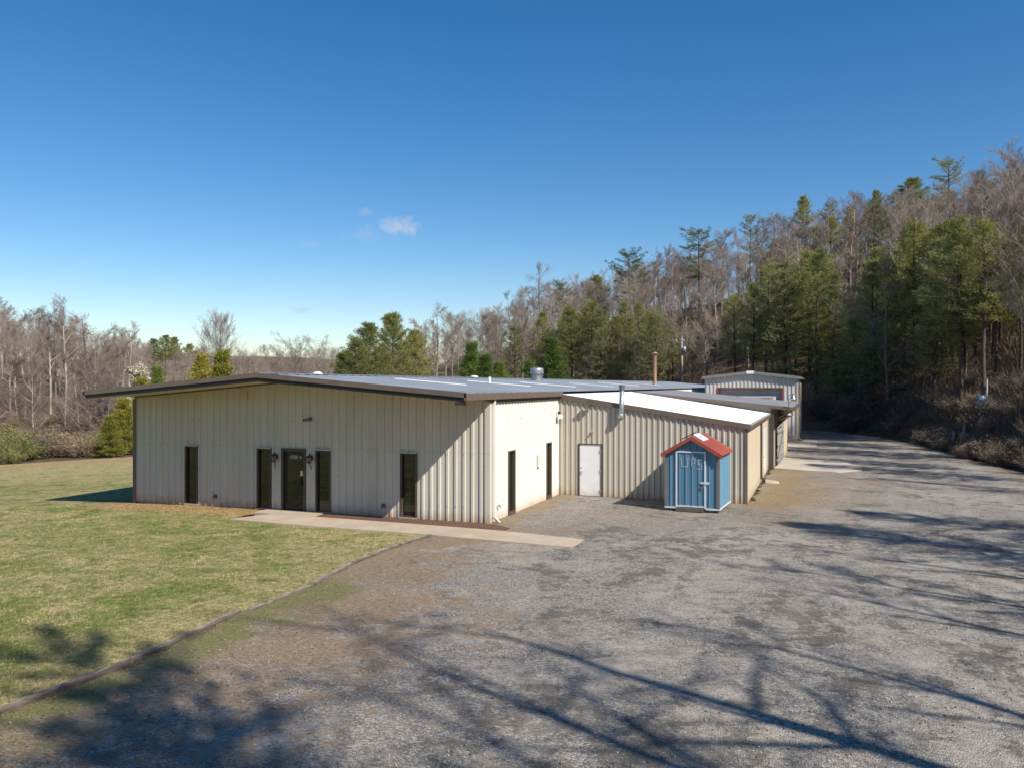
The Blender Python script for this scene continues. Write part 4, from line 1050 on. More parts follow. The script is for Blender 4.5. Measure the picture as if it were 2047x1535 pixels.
def np_mesh(name, V, Fc, mat, smooth=False):
    me = bpy.data.meshes.new(name); n = Fc.shape[1]
    me.vertices.add(len(V)); me.vertices.foreach_set('co', np.asarray(V, np.float32).ravel())
    me.loops.add(Fc.size); me.loops.foreach_set('vertex_index', Fc.astype(np.int32).ravel())
    me.polygons.add(len(Fc)); me.polygons.foreach_set('loop_start', np.arange(0, Fc.size, n, dtype=np.int32))
    me.update(calc_edges=True)
    if smooth: me.polygons.foreach_set('use_smooth', [True]*len(Fc))
    me.materials.append(mat); return me

def bare_tree(seed, h, wide=.22, fork=.45, bark='bark', twig='twig', dens=1.0, lean=.03):
    r = random.Random(seed); tr = []; tw = []
    def jit(d, a): return (d + Vector((r.gauss(0,a), r.gauss(0,a), r.gauss(0,a)))).normalized()
    def grow(p, d, L, rad, lev):
        n = (6, 4, 3, 2)[min(lev, 3)]; q = p
        kids = (6, 7, 5, 5)[min(lev, 3)]
        made = 0
        for i in range(n):
            d = jit(d, .13 if lev else .09); d = (d + Vector((0,0,.10 if lev else .05))).normalized()
            e = q + d*(L/n); ra = rad*(1-.75*i/n); rb = rad*(1-.75*(i+1)/n)
            (tr if lev < 2 else tw).append((q, e, ra, rb))
            if lev < 4 and (i > 0 or lev > 0):
                for _ in range(max(1, int(round(kids*dens/n)))):
                    side = jit(Vector((0,0,0)) + d.orthogonal().normalized(), .9)
                    side = (side - d*side.dot(d)).normalized()
                    a = r.uniform(.5, .95)
                    nd = (d*math.cos(a) + side*math.sin(a)).normalized()
                    fr = 1-.30*(i+1)/n
                    if lev < 3: grow(q.lerp(e, r.random()), nd, L*r.uniform(.42,.66)*fr, max(rb*.5, .011), lev+1)
                    else: tw.append((e, e+nd*L*r.uniform(.45,.85), .011, .006))
            q = e
    # trunk
    p = Vector((0,0,-.3)); d = Vector((r.gauss(0,lean), r.gauss(0,lean), 1)).normalized(); nt_ = 11
    R0 = h*.0128
    for i in range(nt_):
        f0, f1 = i/nt_, (i+1)/nt_
        d = (jit(d, .035) + Vector((0,0,.12))).normalized()
        e = p + d*(h/nt_)*1.02
        tr.append((p, e, R0*(1-f0)**.8+.015, R0*(1-f1)**.8+.012))
        if f1 > fork*.8:
            for _ in range(r.choice((1,2,2)) if f1 < .95 else 3):
                az = r.uniform(0, 2*math.pi); el = r.uniform(.35, .95)
                nd = Vector((math.cos(az)*math.cos(el), math.sin(az)*math.cos(el), math.sin(el)))
                L = h*wide*r.uniform(.8,1.4)*(1.35-f1*.8)
                grow(p.lerp(e, r.random()), nd, L, R0*.42*(1-f0)**.6+.012, 1)
        p = e
    V, Fq = tri_tubes(tr, 5); V2, F2 = tri_tubes(tw, 3)
    return np_mesh('trunk', V, Fq, MAT[bark], True), np_mesh('crown', V2, F2, MAT[twig])

def oval_tree(seed, h=17, R=5.2):
    r = random.Random(seed); tr = []; tw = []
    def lim(p, d, L, rad, lev):
        q = p; n = 4 if lev == 0 else 3
        for i in range(n):
            d = (d+Vector((r.gauss(0,.09), r.gauss(0,.09), .10))).normalized(); e = q+d*(L/n)
            (tr if lev == 0 else tw).append((q, e, rad*(1-.75*i/n), rad*(1-.75*(i+1)/n)))
            if lev < 3:
                for _ in range((2, 3, 2)[lev]):
                    sd = d.orthogonal().normalized(); sd = (sd*math.cos(6.28*r.random()) + d.cross(sd)*math.sin(6.28*r.random())).normalized()
                    nd = (d+sd*r.uniform(.5,.9)+Vector((0,0,.15))).normalized()
                    lim(e, nd, L*r.uniform(.3,.5), max(rad*.4, .010), lev+1)
            q = e
    n = 14
    for i in range(n):
        z0, z1 = -.3+h*i/n, -.3+h*(i+1)/n
        tr.append((Vector((.06*math.sin(z0),0,z0)), Vector((.06*math.sin(z1),0,z1)), .2*(1-i/n)**.9+.015, .2*(1-(i+1)/n)**.9+.012))
    z = h*.2
    while z < h*.97:
        f = (z/h-.2)/.8; prof = math.sin(math.pi*min(1, (.18+f*.82)))**.6*(1-.35*f)
        for _ in range(2):
            a = r.uniform(0, 6.28); el = .55+.5*f+r.gauss(0,.1)
            lim(Vector((.06*math.sin(z),0,z)), Vector((math.cos(a)*math.cos(el), math.sin(a)*math.cos(el), math.sin(el))), R*prof*r.uniform(.8,1.2)+.5, .05*(1-f)+.015, 0)
        z += .55
    V, Fq = tri_tubes(tr, 5); V2, F2 = tri_tubes(tw, 3)
    return np_mesh('trunk', V, Fq, MAT['bark'], True), np_mesh('crown', V2, F2, MAT['twig'])
def pine_tree(seed, h, cb, R, mat, blade=(.20,.42), bw=.05, nb=8, top_flat=0, gap=.64, sparse=1.0, trunk_r=.0105, dead=True):
    g = np.random.default_rng(seed); r = random.Random(seed); tr = []; P = []; D = []
    lean = Vector((r.gauss(0,.02), r.gauss(0,.02), 0)); H = h
    def tp(z): return Vector((lean.x*z + .05*math.sin(z*.6+seed), lean.y*z + .05*math.cos(z*.5+seed), z))
    n = 14
    for i in range(n):
        z0, z1 = -.3+(H+.3)*i/n, -.3+(H+.3)*(i+1)/n
        tr.append((tp(z0), tp(z1), h*trunk_r*(1-i/n)**.8+.02, h*trunk_r*(1-(i+1)/n)**.8+.015))
    if dead:
        z = h*cb*.35
        while z < h*cb:
            for _ in range(r.choice((1,2,2))):
                a = r.uniform(0, 6.28); L = R*r.uniform(.2,.6); s_ = tp(z)
                m1 = s_+Vector((math.cos(a)*L*.6, math.sin(a)*L*.6, L*.05)); e = m1+Vector((math.cos(a+r.gauss(0,.4))*L*.4, math.sin(a+r.gauss(0,.4))*L*.4, -L*.08))
                tr.append((s_, m1, .022, .016)); tr.append((m1, e, .016, .008))
            z += r.uniform(.35,.8)
    z = h*cb
    while z < h-.25:
        f = (z-h*cb)/(h*(1-cb))
        prof = (((1-f)**.8)*(.8+.2*min(1, f/.2)) if top_flat == 2 else ((1-f**2.0)*(.62+.38*min(1, f/.3))+.06) if top_flat == 0 else (1-.6*f**3)*(.4+.6*min(1, f/.5)))
        nbm = r.choice((4,5,5,6)); a0 = r.uniform(0, 6.28)
        for b_ in range(nbm):
            if r.random() > sparse: continue
            a = a0 + b_*6.283/nbm + r.gauss(0,.25)
            L = max(.35, R*prof*r.choice((r.uniform(.35,.8), r.uniform(.7,1.25), r.uniform(.8,1.2)))); el = -.12+.75*f+r.gauss(0,.12)
            d = Vector((math.cos(a)*math.cos(el), math.sin(a)*math.cos(el), math.sin(el))); q = tp(z+r.gauss(0,.12)); rad = .012+.012*L
            npc = 5
            for i in range(npc):
                d = (d+Vector((r.gauss(0,.08), r.gauss(0,.08), .07+r.gauss(0,.05)))).normalized(); e = q+d*(L/npc)
                tr.append((q, e, rad*(1-.8*i/npc), rad*(1-.8*(i+1)/npc)))
                t_ = (i+1)/npc
                if t_ > .3:
                    sd0 = d.cross(Vector((0,0,1))).normalized()
                    for sgn in (-1, 1):
                        if r.random() < .88:
                            sl = (.16*L+.28)*(1.25-t_)*r.uniform(.6,1.4)
                            sdv = (d*.65+sd0*sgn*.9+Vector((0,0,r.uniform(-.1,.3)))).normalized()
                            for kq in range(max(1, int(sl/.24))):
                                pp = q.lerp(e, r.random()) + sdv*(kq+1)*.24
                                P.append(pp); D.append(sdv)
                    P.append(e); D.append(d)
                q = e
            P.append(q); D.append(d)
        z += r.uniform(.75,1.25)*gap
    P.append(tp(h)); D.append(Vector((0,0,1))); P.append(tp(h-.2)); D.append(Vector((0,0,1)))
    P = np.array(P); D = np.array(D); M_ = len(P)
    pos = np.repeat(P, nb, 0) + g.normal(0, .10, (M_*nb, 3)); dr = np.repeat(D, nb, 0)*.75 + g.normal(0, .55, (M_*nb, 3)) + np.array([0,0,.22])
    dr /= np.linalg.norm(dr, axis=1)[:,None]
    ln = g.uniform(*blade, (M_*nb, 1)); sd = np.cross(dr, g.normal(0, 1, (M_*nb, 3))); sd /= np.linalg.norm(sd, axis=1)[:,None]+1e-9
    wd = bw*g.uniform(.6,1.3, (M_*nb, 1))*.5
    mid = pos+dr*ln*.45
    V = np.stack([pos, mid+sd*wd, pos+dr*ln, mid-sd*wd], 1).reshape(-1, 3)
    Fc = np.arange(len(V)).reshape(-1, 4)
    Vt, Ft = tri_tubes(tr, 5)
    return np_mesh('trunk', Vt, Ft, MAT['pine_bark'], True), np_mesh('crown', V, Fc, MAT[mat])

BARE = [bare_tree(11, 16, .20), bare_tree(12, 17, .24, .4), bare_tree(13, 15, .18, .5, 'bark_pale'), bare_tree(14, 18, .22, .5, 'bark_pale'), bare_tree(15, 14, .27, .3), bare_tree(16, 16, .22, .4, 'bark', 'twig_red'), bare_tree(17, 17, .17, .55, 'bark_pale')]
BARE_H = [16, 17, 15, 18, 14, 16, 17]
SPREAD = bare_tree(31, 12, .42, .12, 'bark', 'twig', 1.0, .02)          # broad, forks low
OVAL = oval_tree(32)            # lone tree, regular crown
BUSHY = bare_tree(33, 9, .34, .05, 'bark_pale', 'twig_red', 1.0, .12)   # leaning scrub trees
PINE = [pine_tree(41, 16, .36, 3.2, 'needles'), pine_tree(42, 17, .45, 2.9, 'needles'), pine_tree(43, 15, .28, 3.4, 'needles_blue'), pine_tree(44, 17, .32, 3.6, 'needles'), pine_tree(45, 16, .20, 3.5, 'needles_blue', top_flat=2), pine_tree(46, 15, .42, 2.8, 'needles')]
PINE_H = [16, 17, 15, 17, 16, 15]
CREST = [pine_tree(51, 18, .42, 4.2, 'needles_blue', nb=15, top_flat=1, gap=.62, sparse=.72), pine_tree(52, 19, .5, 4.0, 'needles_blue', nb=14, top_flat=1, gap=.7, sparse=.6), pine_tree(53, 17, .55, 3.3, 'needles', nb=14, gap=.45)]
CREST_H = [18, 19, 17]
CLUMP = [pine_tree(61, 13, .10, 4.3, 'needles', nb=14, gap=.45), pine_tree(62, 12, .08, 3.9, 'needles', gap=.45), pine_tree(63, 13.5, .12, 4.0, 'needles', nb=14, gap=.42)]
YOUNG = [pine_tree(71, 7.5, .04, 2.3, 'needles_yellow', (.16,.32), .055, 10, gap=.30, dead=False, top_flat=2), pine_tree(72, 8, .05, 2.3, 'needles_fresh', (.16,.34), .05, 10, gap=.32, dead=False, top_flat=2), pine_tree(73, 7, .04, 2.5, 'needles_yellow', (.16,.32), .055, 10, gap=.30, dead=False, top_flat=2)]
def blossom_tree(seed):
    tk, tw = bare_tree(seed, 6, .28, .2)
    g = np.random.default_rng(seed); co = np.empty(len(tw.vertices)*3, np.float32); tw.vertices.foreach_get('co', co); co = co.reshape(-1, 3)
    pk = co[g.integers(0, len(co), 7000)]; dr = g.normal(0, 1, pk.shape); dr /= np.linalg.norm(dr, axis=1)[:,None]; sd = np.cross(dr, g.normal(0, 1, pk.shape)); sd /= np.linalg.norm(sd, axis=1)[:,None]
    V = np.stack([pk, pk+dr*.10+sd*.05, pk+dr*.2, pk+dr*.10-sd*.05], 1).reshape(-1, 3)
    return tk, np_mesh('crown', V, np.arange(len(V)).reshape(-1, 4), MAT['blossom'])
BLOSSOM = blossom_tree(81)

TREES = []; MEAS = {}
def plant(proto, base_h, x, y, h, label, cat='tree', group=None, name='bare_tree', rot=None, sxy=1.0, lean=(0,0), dz=0):
    k_ = len(TREES); rr = random.Random(k_*7919+3)
    o = bpy.data.objects.new(name, None); COL.objects.link(o); o.empty_display_size = .3
    o.location = (x, y, float(gz(x, y))+dz)
    base_h = MEAS.get(proto[1].name) or MEAS.setdefault(proto[1].name, max(max(v.co.z for v in me.vertices) for me in proto))
    s_ = h/base_h
    o.scale = (s_*sxy, s_*sxy, s_); o.rotation_euler = (lean[0], lean[1], rot if rot is not None else rr.uniform(0, 6.28))
    o['label'] = label; o['category'] = cat
    if group: o['group'] = group
    for nm, me in zip(('trunk', 'crown'), proto):
        c = bpy.data.objects.new(nm, me); c.parent = o; COL.objects.link(c)
    TREES.append((x, y)); return o
def top_h(px, y_top, depth):
    """tree height so that its top reaches row y_top of the photograph"""
    x, y = at(px, depth); zt = CAMP.z + (768.7-y_top)/F_PX*depth
    return x, y, max(3.0, zt-float(gz(x, y)))
R_ = random.Random(2024)
def far_enough(x, y, dmin):
    v = np.array([x-CAMP.x, y-CAMP.y]); dep = float(v@FWD); px = 1023.5+float(v@RGT)/dep*F_PX
    if 1325 < px < 1412 and dep < 117: return False
    if math.hypot(*v) < np.interp(math.degrees(math.atan2(v[0], v[1])), _T[:,0], _T[:,1])+3.5 and px > 900: return False
    return all((x-a)**2+(y-b_)**2 > dmin*dmin for a, b_ in TREES[-400:])

# -- single trees one can point to
def single(kind, px, yt, depth, label, name, sxy=1.0, rot=None):
    P, hh = kind; x, y, h = top_h(px, yt, depth); return plant(P, hh, x, y, h, label, 'tree', None, name, rot, sxy)
single((OVAL,17.6), 440, 612, 128, 'tall lone bare tree with an oval crown rising over the far end of the lawn', 'bare_tree')
single((SPREAD,13.5), 590, 660, 120, 'broad bare tree with many rising limbs behind the ridge of the roof', 'bare_tree', 1.15)
single((SPREAD,13.5), 642, 664, 135, 'second broad bare tree close left of the green pine clump', 'bare_tree', .95, 2.0)
single((CLUMP[0],13), 742, 640, 92, 'wide bushy pine forming the left of the clump behind the roof', 'pine_tree', 1.15)
single((CLUMP[2],13.5), 785, 620, 97, 'tallest bushy pine of the clump behind the roof', 'pine_tree', 1.05)
single((CLUMP[1],12), 712, 668, 88, 'lower bushy pine at the left foot of the pine clump', 'pine_tree', 1.2)
single((CLUMP[0],13), 832, 655, 100, 'dark bushy pine at the right side of the pine clump', 'pine_tree', 1.05, 1.1)
single((CLUMP[2],13.5), 690, 700, 95, 'small pine spreading low left of the pine clump', 'pine_tree', 1.2, 2.2)
single((YOUNG[1],8), 938, 674, 100, 'slim fresh green pine standing behind the white vent pipe', 'pine_tree', 1.0)
single((YOUNG[1],8), 965, 700, 95, 'small fresh green pine right of the slim one behind the roof', 'pine_tree', 1.15, .6)
single((YOUNG[1],8), 1108, 664, 104, 'fresh green pine behind the round roof vent', 'pine_tree', 1.1, 2.7)
single((YOUNG[1],8), 1060, 712, 98, 'short fresh green pine left of the round roof vent', 'pine_tree', 1.2, 4.4)
single((YOUNG[1],8), 1003, 715, 98, 'short green pine between the vent pipe and the round roof vent', 'pine_tree', 1.2, 3.0)
single((YOUNG[0],7.5), 398, 700, 66, 'yellow-green young pine left of two seen over the left roof slope', 'pine_tree', 1.0)
single((YOUNG[2],7), 440, 694, 68, 'yellow-green young pine right of two seen over the left roof slope', 'pine_tree', 1.0)
single((YOUNG[1],8), 318, 722, 70, 'dark green young pine beside the pale blossoming tree', 'pine_tree', .9)
single((YOUNG[0],7.5), 288, 748, 64, 'small yellow-green pine just above the left roof edge', 'pine_tree', 1.0, 2)
single((YOUNG[2],7), 246, 792, 60, 'yellow-green young pine at the left corner of the building', 'pine_tree', 1.35)
single((YOUNG[0],7.5), 222, 832, 58, 'low yellow-green pine left of the building corner', 'pine_tree', 1.4, 1.2)
single((BLOSSOM,6.4), 278, 722, 82, 'pale cream blossoming tree above the left end of the roof', 'blossoming_tree', 1.2)
single((BARE[3],18), 132, 588, 112, 'tall pale-trunked bare tree standing highest in the left wood', 'bare_tree')
single((BARE[6],17), 258, 640, 105, 'white-barked bare tree at the right edge of the left wood', 'bare_tree', .8)
single((BUSHY,9.5), 180, 700, 82, 'leaning pale bare tree with curved limbs before the left wood', 'bare_tree', 1.1)
single((BUSHY,9.5), 212, 715, 80, 'low forked pale tree beside the left roof corner', 'bare_tree', 1.0, 2.1)
# crest pines
single((CREST[0],18), 1262, 496, 150, 'dark layered pine on the hill skyline left of the pale leaning trunk', 'pine_tree', 1.41)
single((CREST[1],19), 1398, 452, 146, 'broad flat-topped pine on the skyline above the utility pole', 'pine_tree', 1.73)
single((CREST[1],19), 1500, 424, 140, 'sparse leaning pine on the hill skyline above the garage', 'pine_tree', .95, 2.4)
single((CREST[2],17), 1600, 388, 140, 'small round-topped pine on the hill skyline', 'pine_tree', .85)
single((CREST[2],17), 1750, 378, 132, 'narrow round-headed pine on the skyline left of the big dark one', 'pine_tree', .9, 1)
single((CREST[2],17), 1815, 352, 126, 'big dark round-crowned pine on the hill skyline', 'pine_tree', 1.73, 3)
single((CREST[1],19), 1898, 312, 112, 'tallest pine on the right skyline with a bare lower trunk', 'pine_tree', 1.47, 4)
single((CREST[0],18), 1952, 372, 116, 'ragged pine on the right skyline beside the tallest pine', 'pine_tree', 1.41, 5)
single((CREST[0],18), 1660, 402, 140, 'olive pine among the bare crowns of the skyline', 'pine_tree', .9, 2)
single((CREST[2],17), 1188, 548, 170, 'small dark pine on the lower skyline', 'pine_tree', 1.28, 2)
single((CREST[0],18), 1122, 560, 172, 'small dark pine at the left foot of the skyline pines', 'pine_tree', 1.28, 1)
single((BARE[1],17), 1082, 524, 190, 'lone bare tree standing up from the lower hill skyline', 'bare_tree', 1.2)
single((BARE[4],14), 2015, 272, 96, 'huge bare tree rising at the right edge of the photo', 'bare_tree', 1.15)
single((BARE[0],16), 872, 598, 150, 'big grey bare tree just right of the pine clump', 'bare_tree', 1.2)
single((BARE[2],15), 1372, 500, 128, 'pale straight-trunked bare tree above the utility pole', 'bare_tree', .8)

# -- pine belts at the foot of the hill
def belt(n, pxr, dr, hr, label, group, dmin=2.6, protos=None, ytop=None):
    c = 0; tries = 0
    protos = protos or list(zip(PINE, PINE_H))
    while c < n and tries < n*60:
        tries += 1; px = R_.uniform(*pxr); dp = R_.uniform(*dr); x, y = at(px, dp)
        if not far_enough(x, y, dmin): continue
        i = R_.randrange(len(protos)); P, hh = protos[i]; h = R_.uniform(*hr)
        if ytop:
            cap = top_h(px, ytop(px)+R_.uniform(-8, 40), dp)[2]; h = min(max(cap, 6), 23)
        plant(P, hh, x, y, h, label, 'tree', group, 'pine_tree', None, R_.uniform(1.0, 1.3)); c += 1
def yt_a(px): return np.interp(px, [1700,1730,1790,1850,1930,2000,2100], [610,500,425,440,425,440,430])
belt(36, (1740,2130), (58,82), (14,18), 'tall pine in the dense green stand right of the road', 'pines in the stand right of the road', 2.4, None, yt_a)
belt(12, (1890,2150), (58,74), (14,19), 'tall pine in the dense green stand right of the road', 'pines in the stand right of the road', 2.2, None, yt_a)
def yt_b(px): return np.interp(px, [1380,1440,1500,1560,1640,1690,1730], [600,575,560,500,495,590,690])
belt(21, (1385,1690), (88,102), (13,17), 'pine in the green stand behind the garage', 'pines in the stand behind the garage', 2.6, None, yt_b)
def yt_c(px): return np.interp(px, [1000,1040,1100,1200,1320,1380], [690,625,605,600,610,655])
belt(40, (1015,1385), (112,132), (12,15), 'pine in the belt behind the middle of the roof', 'pines in the belt behind the roof', 2.8, None, yt_c)
belt(14, (1640,1800), (82,100), (5,10), 'small pine among the trunks at the foot of the hill beyond the road', 'small pines beyond the road', 2.6)
belt(8, (1500,1750), (104,125), (11,15), 'pine scattered among bare trees halfway up the hill', 'pines halfway up the hill', 4)

# -- bare woods
def wood(n, pxr, dr, hr, label, group, dmin=2.4, protos=None, ytop=None, jit=(-6, 32)):
    c = 0; tries = 0
    protos = protos or list(zip(BARE, BARE_H))
    while c < n and tries < n*50:
        tries += 1; px = R_.uniform(*pxr); dp = math.sqrt(R_.uniform(dr[0]**2, dr[1]**2)); x, y = at(px, dp)
        if y < 84 and -17 < x < 11: continue
        if not far_enough(x, y, dmin): continue
        i = R_.randrange(len(protos)); P, hh = protos[i]; h = R_.uniform(*hr)
        if ytop:
            cap = top_h(px, ytop(px)+R_.uniform(*jit), dp)[2]
            if cap < 6: continue
            h = min(h, cap)
        plant(P, hh, x, y, h, label, 'tree', group, 'bare_tree', None, R_.uniform(.85, 1.15)); c += 1
def yt_sky(px): return np.interp(px, [820,900,1000,1100,1200,1300,1400,1500,1600,1700,1800,1900,1980,2047,2150], [640,600,590,545,540,490,470,440,405,380,375,355,320,290,270])
wood(108, (1380,2140), (82,165), (14,19), 'bare grey tree crowded among others on the right hillside', 'bare trees on the right hillside', 2.6, None, yt_sky)
wood(12, (1750,2140), (66,84), (9,15), 'thin bare tree among the pine trunks right of the road', 'bare trees among the roadside pines', 2.0, None, yt_sky)
wood(62, (985,1400), (125,200), (13,18), 'bare grey tree on the hill slope above the belt of pines', 'bare trees above the pine belt', 3, None, yt_sky)
wood(10, (1000,1400), (106,126), (7,11), 'slim bare tree showing low between the pines behind the roof', 'bare trees low behind the roof', 2.0)
def yt_m(px): return np.interp(px, [780,830,880,930,1000], [665,635,605,610,600])
wood(17, (800,1010), (125,190), (12,17), 'bare tree in the wood right of the bushy pine clump', 'bare trees right of the pine clump', 3, None, yt_m)
def yt_g(px): return np.interp(px, [380,470,520,600,680,760], [680,690,690,672,690,680])
wood(28, (380,800), (130,215), (8,13), 'low bare tree in the distant thicket behind the roof ridge', 'bare trees in the distant thicket', 3, None, yt_g, (0, 40))
wood(12, (440,760), (98,125), (5,7.5), 'brushy low bare tree just behind the roof ridge', 'brushy bare trees behind the ridge', 2.4, [(BUSHY,9.5),(BARE[4],14),(BARE[5],16)])
def yt_l(px): return np.interp(px, [-100,0,60,130,200,260,300,400], [580,590,612,615,640,655,675,690])
wood(52, (-110,300), (98,150), (12,17), 'bare brown tree crowded in the left wood', 'bare trees in the left wood', 2.5, [(BARE[i], BARE_H[i]) for i in (0,1,2,4,5,5,6)], yt_l)
wood(12, (-90,260), (84,98), (6,10), 'low pale bare tree along the front of the left wood', 'low trees fronting the left wood', 2.3, [(BUSHY,9.5),(BARE[4],14),(BARE[2],15)])
wood(16, (280,470), (120,200), (9,13), 'bare tree in the low wood between the left wood and the roof', 'bare trees in the low middle wood', 3, None, yt_l)
for px, yt, dp in ((330,668,190),(352,672,195),(310,676,185),(375,686,200),(395,700,190)):
    single((CREST[2],17), px, yt, dp, 'rounded green pine on the low far ridge left of the lone bare tree', 'pine_tree', 1.3)['group'] = 'pines on the low far ridge'

# -- the wood beyond and between, too far and thick to count: one mass
def distant_woodland():
    g = np.random.default_rng(404); protos = []
    for sd in (1, 2, 3, 4):
        r = random.Random(sd); segs = []; h = 15
        def up(p, d, L, rad, lev):
            q = p
            for i in range(3):
                d = (d + Vector((r.gauss(0,.14), r.gauss(0,.14), .12))).normalized(); e = q+d*L/3
                segs.append((q, e, rad*(1-.7*i/3), rad*(1-.7*(i+1)/3)))
                if lev < 3:
                    for _ in range((4, 3, 4)[lev]):
                        az = r.uniform(0, 6.28); el = r.uniform(.2, 1.0)
                        nd = (d*.5+Vector((math.cos(az)*math.cos(el), math.sin(az)*math.cos(el), math.sin(el)))).normalized()
                        if lev == 2: segs.append((e, e+nd*L*.7, .022, .012))
                        elif i > 0 or lev: up(e, nd, L*r.uniform(.34,.5), max(rad*.45, .03), lev+1)
                q = e
        up(Vector((0,0,-.3)), Vector((0,0,1)), h, .16, 0)
        Vp, Fp = tri_tubes(segs, 3); Vp = Vp*(15/Vp[:,2].max()); protos.append((Vp, Fp))
    Vs = []; Fs = []; off = 0; c = 0
    while c < 880:
        px = g.uniform(-700, -120) if c % 5 == 0 else g.uniform(-160, 1000) if c > 300 else g.uniform(900, 2200); a = math.degrees(math.atan((px-1023.5)/F_PX))-20.4157
        t0 = np.interp(a, _T[:,0], _T[:,1]); t1 = np.interp(a, _T[:,0], _T[:,2])
        t = t0+8+(t1*1.15+25-t0)*g.random()**.8 if c < 430 else g.uniform(260, 620); dp = t*math.cos(math.radians(a+20.4157)); x, y = at(px, dp)
        if y < 86 and x < 12: 
            if x > -17: continue
        V, Fq = protos[c % 4]; s_ = g.uniform(.55, .98); an = g.uniform(0, 6.28); ca, sa = math.cos(an), math.sin(an)
        yt = (float(yt_sky(px)) if px > 830 else float(yt_l(px)) if px < 400 else 672)+14
        cap = CAMP.z+(768.7-yt)/F_PX*dp - float(gz(x, y))
        c += 1
        if cap < 5: continue
        s_ = min(s_, cap/15.5)
        W_ = np.stack([(V[:,0]*ca-V[:,1]*sa)*s_+x, (V[:,0]*sa+V[:,1]*ca)*s_+y, V[:,2]*s_+float(gz(x,y))], 1)
        Vs.append(W_); Fs.append(Fq+off); off += len(V)
    o = bpy.data.objects.new('distant_woodland', np_mesh('distant_woodland', np.concatenate(Vs), np.concatenate(Fs), MAT['twig'])); COL.objects.link(o); o['kind'] = 'stuff'
    o['label'] = 'thick grey brown bare wood covering the hillside and the far ridge'; o['category'] = 'woodland'
distant_woodland()

# -- trees outside the frame whose shadows fall over the yard and lawn, and the wood the windows mirror
def shade(kind, x, y, h, label, name, sxy=1.0, lean=(0,0), rot=None):
    P, hh = kind; plant(P, hh, x, y, h, label, 'tree', 'trees on the bank right of the yard', name, rot, sxy, lean)
LB = 'bare tree on the bank right of the yard, throwing long shadows over the gravel'
LP = 'pine on the bank right of the yard, throwing shade over the gravel'
TALL = bare_tree(18, 20, .17, .5, 'bark_pale', 'twig', .55, .01)
TALL2 = bare_tree(19, 20, .19, .45, 'bark', 'twig', .6, .02)
TALL3 = bare_tree(20, 21, .2, .35, 'bark', 'twig', .85, .03)
shade((TALL,20), 23.0, -19.5, 22.5, LB, 'bare_tree', 1.25, (0,0), .5)
shade((TALL2,20), 23.4, -17.6, 18, LB, 'bare_tree', 1.0, (.05,0), 1.5)
shade((TALL2,20), 22.0, -26.2, 23, LB, 'bare_tree', 1.0, (0,0), 2.5)
shade((TALL3,21), 24.6, -22.6, 22, LB, 'bare_tree', 1.0, (0,0), 3.3)
shade((TALL3,21), 22.5, -29.3, 24, LB, 'bare_tree', 1.0, (0,0), 4.4)
shade((TALL3,21), 26.5, -25.8, 25, LB, 'bare_tree', 1.0, (0,0), .4)
shade((TALL,20), 25.5, -13.8, 17, LB, 'bare_tree', 1.0, (0,0), 2.2)
shade((TALL3,21), 27.5, -8.0, 16, LB, 'bare_tree', 1.0, (0,0), 5.2)
shade((CREST[1],19), 24.5, -27.4, 23, LP, 'pine_tree', .6)
shade((TALL3,21), 22.6, -31.5, 24, LB, 'bare_tree', 1.0, (0,0), 2)
shade((CREST[0],18), 20.6, -25.4, 24, LP, 'pine_tree', .5)
shade((PINE[3],17), 25.5, -4.6, 14, LP, 'pine_tree', 1.05)
shade((PINE[1],17), 28.5, -1.5, 13, LP, 'pine_tree', 1.0)
shade((BARE[6],17), 25.0, -10.5, 15, LB, 'bare_tree', .8)
shade((PINE[2],15), 26.5, 16.0, 13, LP, 'pine_tree', 1.0)
shade((PINE[5],15), 28, 19.5, 14, LP, 'pine_tree', 1.0)
shade((PINE[0],16), 28.5, 25.5, 15, LP, 'pine_tree', 1.0)
shade((PINE[4],16), 26.5, 29.0, 13, LP, 'pine_tree', 1.0)
shade((PINE[3],17), 29.5, 33.0, 15, LP, 'pine_tree', 1.1)
shade((BARE[2],15), 27, 11, 11, LB, 'bare_tree', .9)
for i in range(20):
    x = -60+i*5.4+R_.uniform(-1.5,1.5); y = R_.uniform(-92,-74)
    j = R_.randrange(6); plant(PINE[j], PINE_H[j], x, y, R_.uniform(12,17), 'pine in the wood beyond the near side of the lawn', 'tree', 'pines beyond the near side of the lawn', 'pine_tree', None, 1.25)

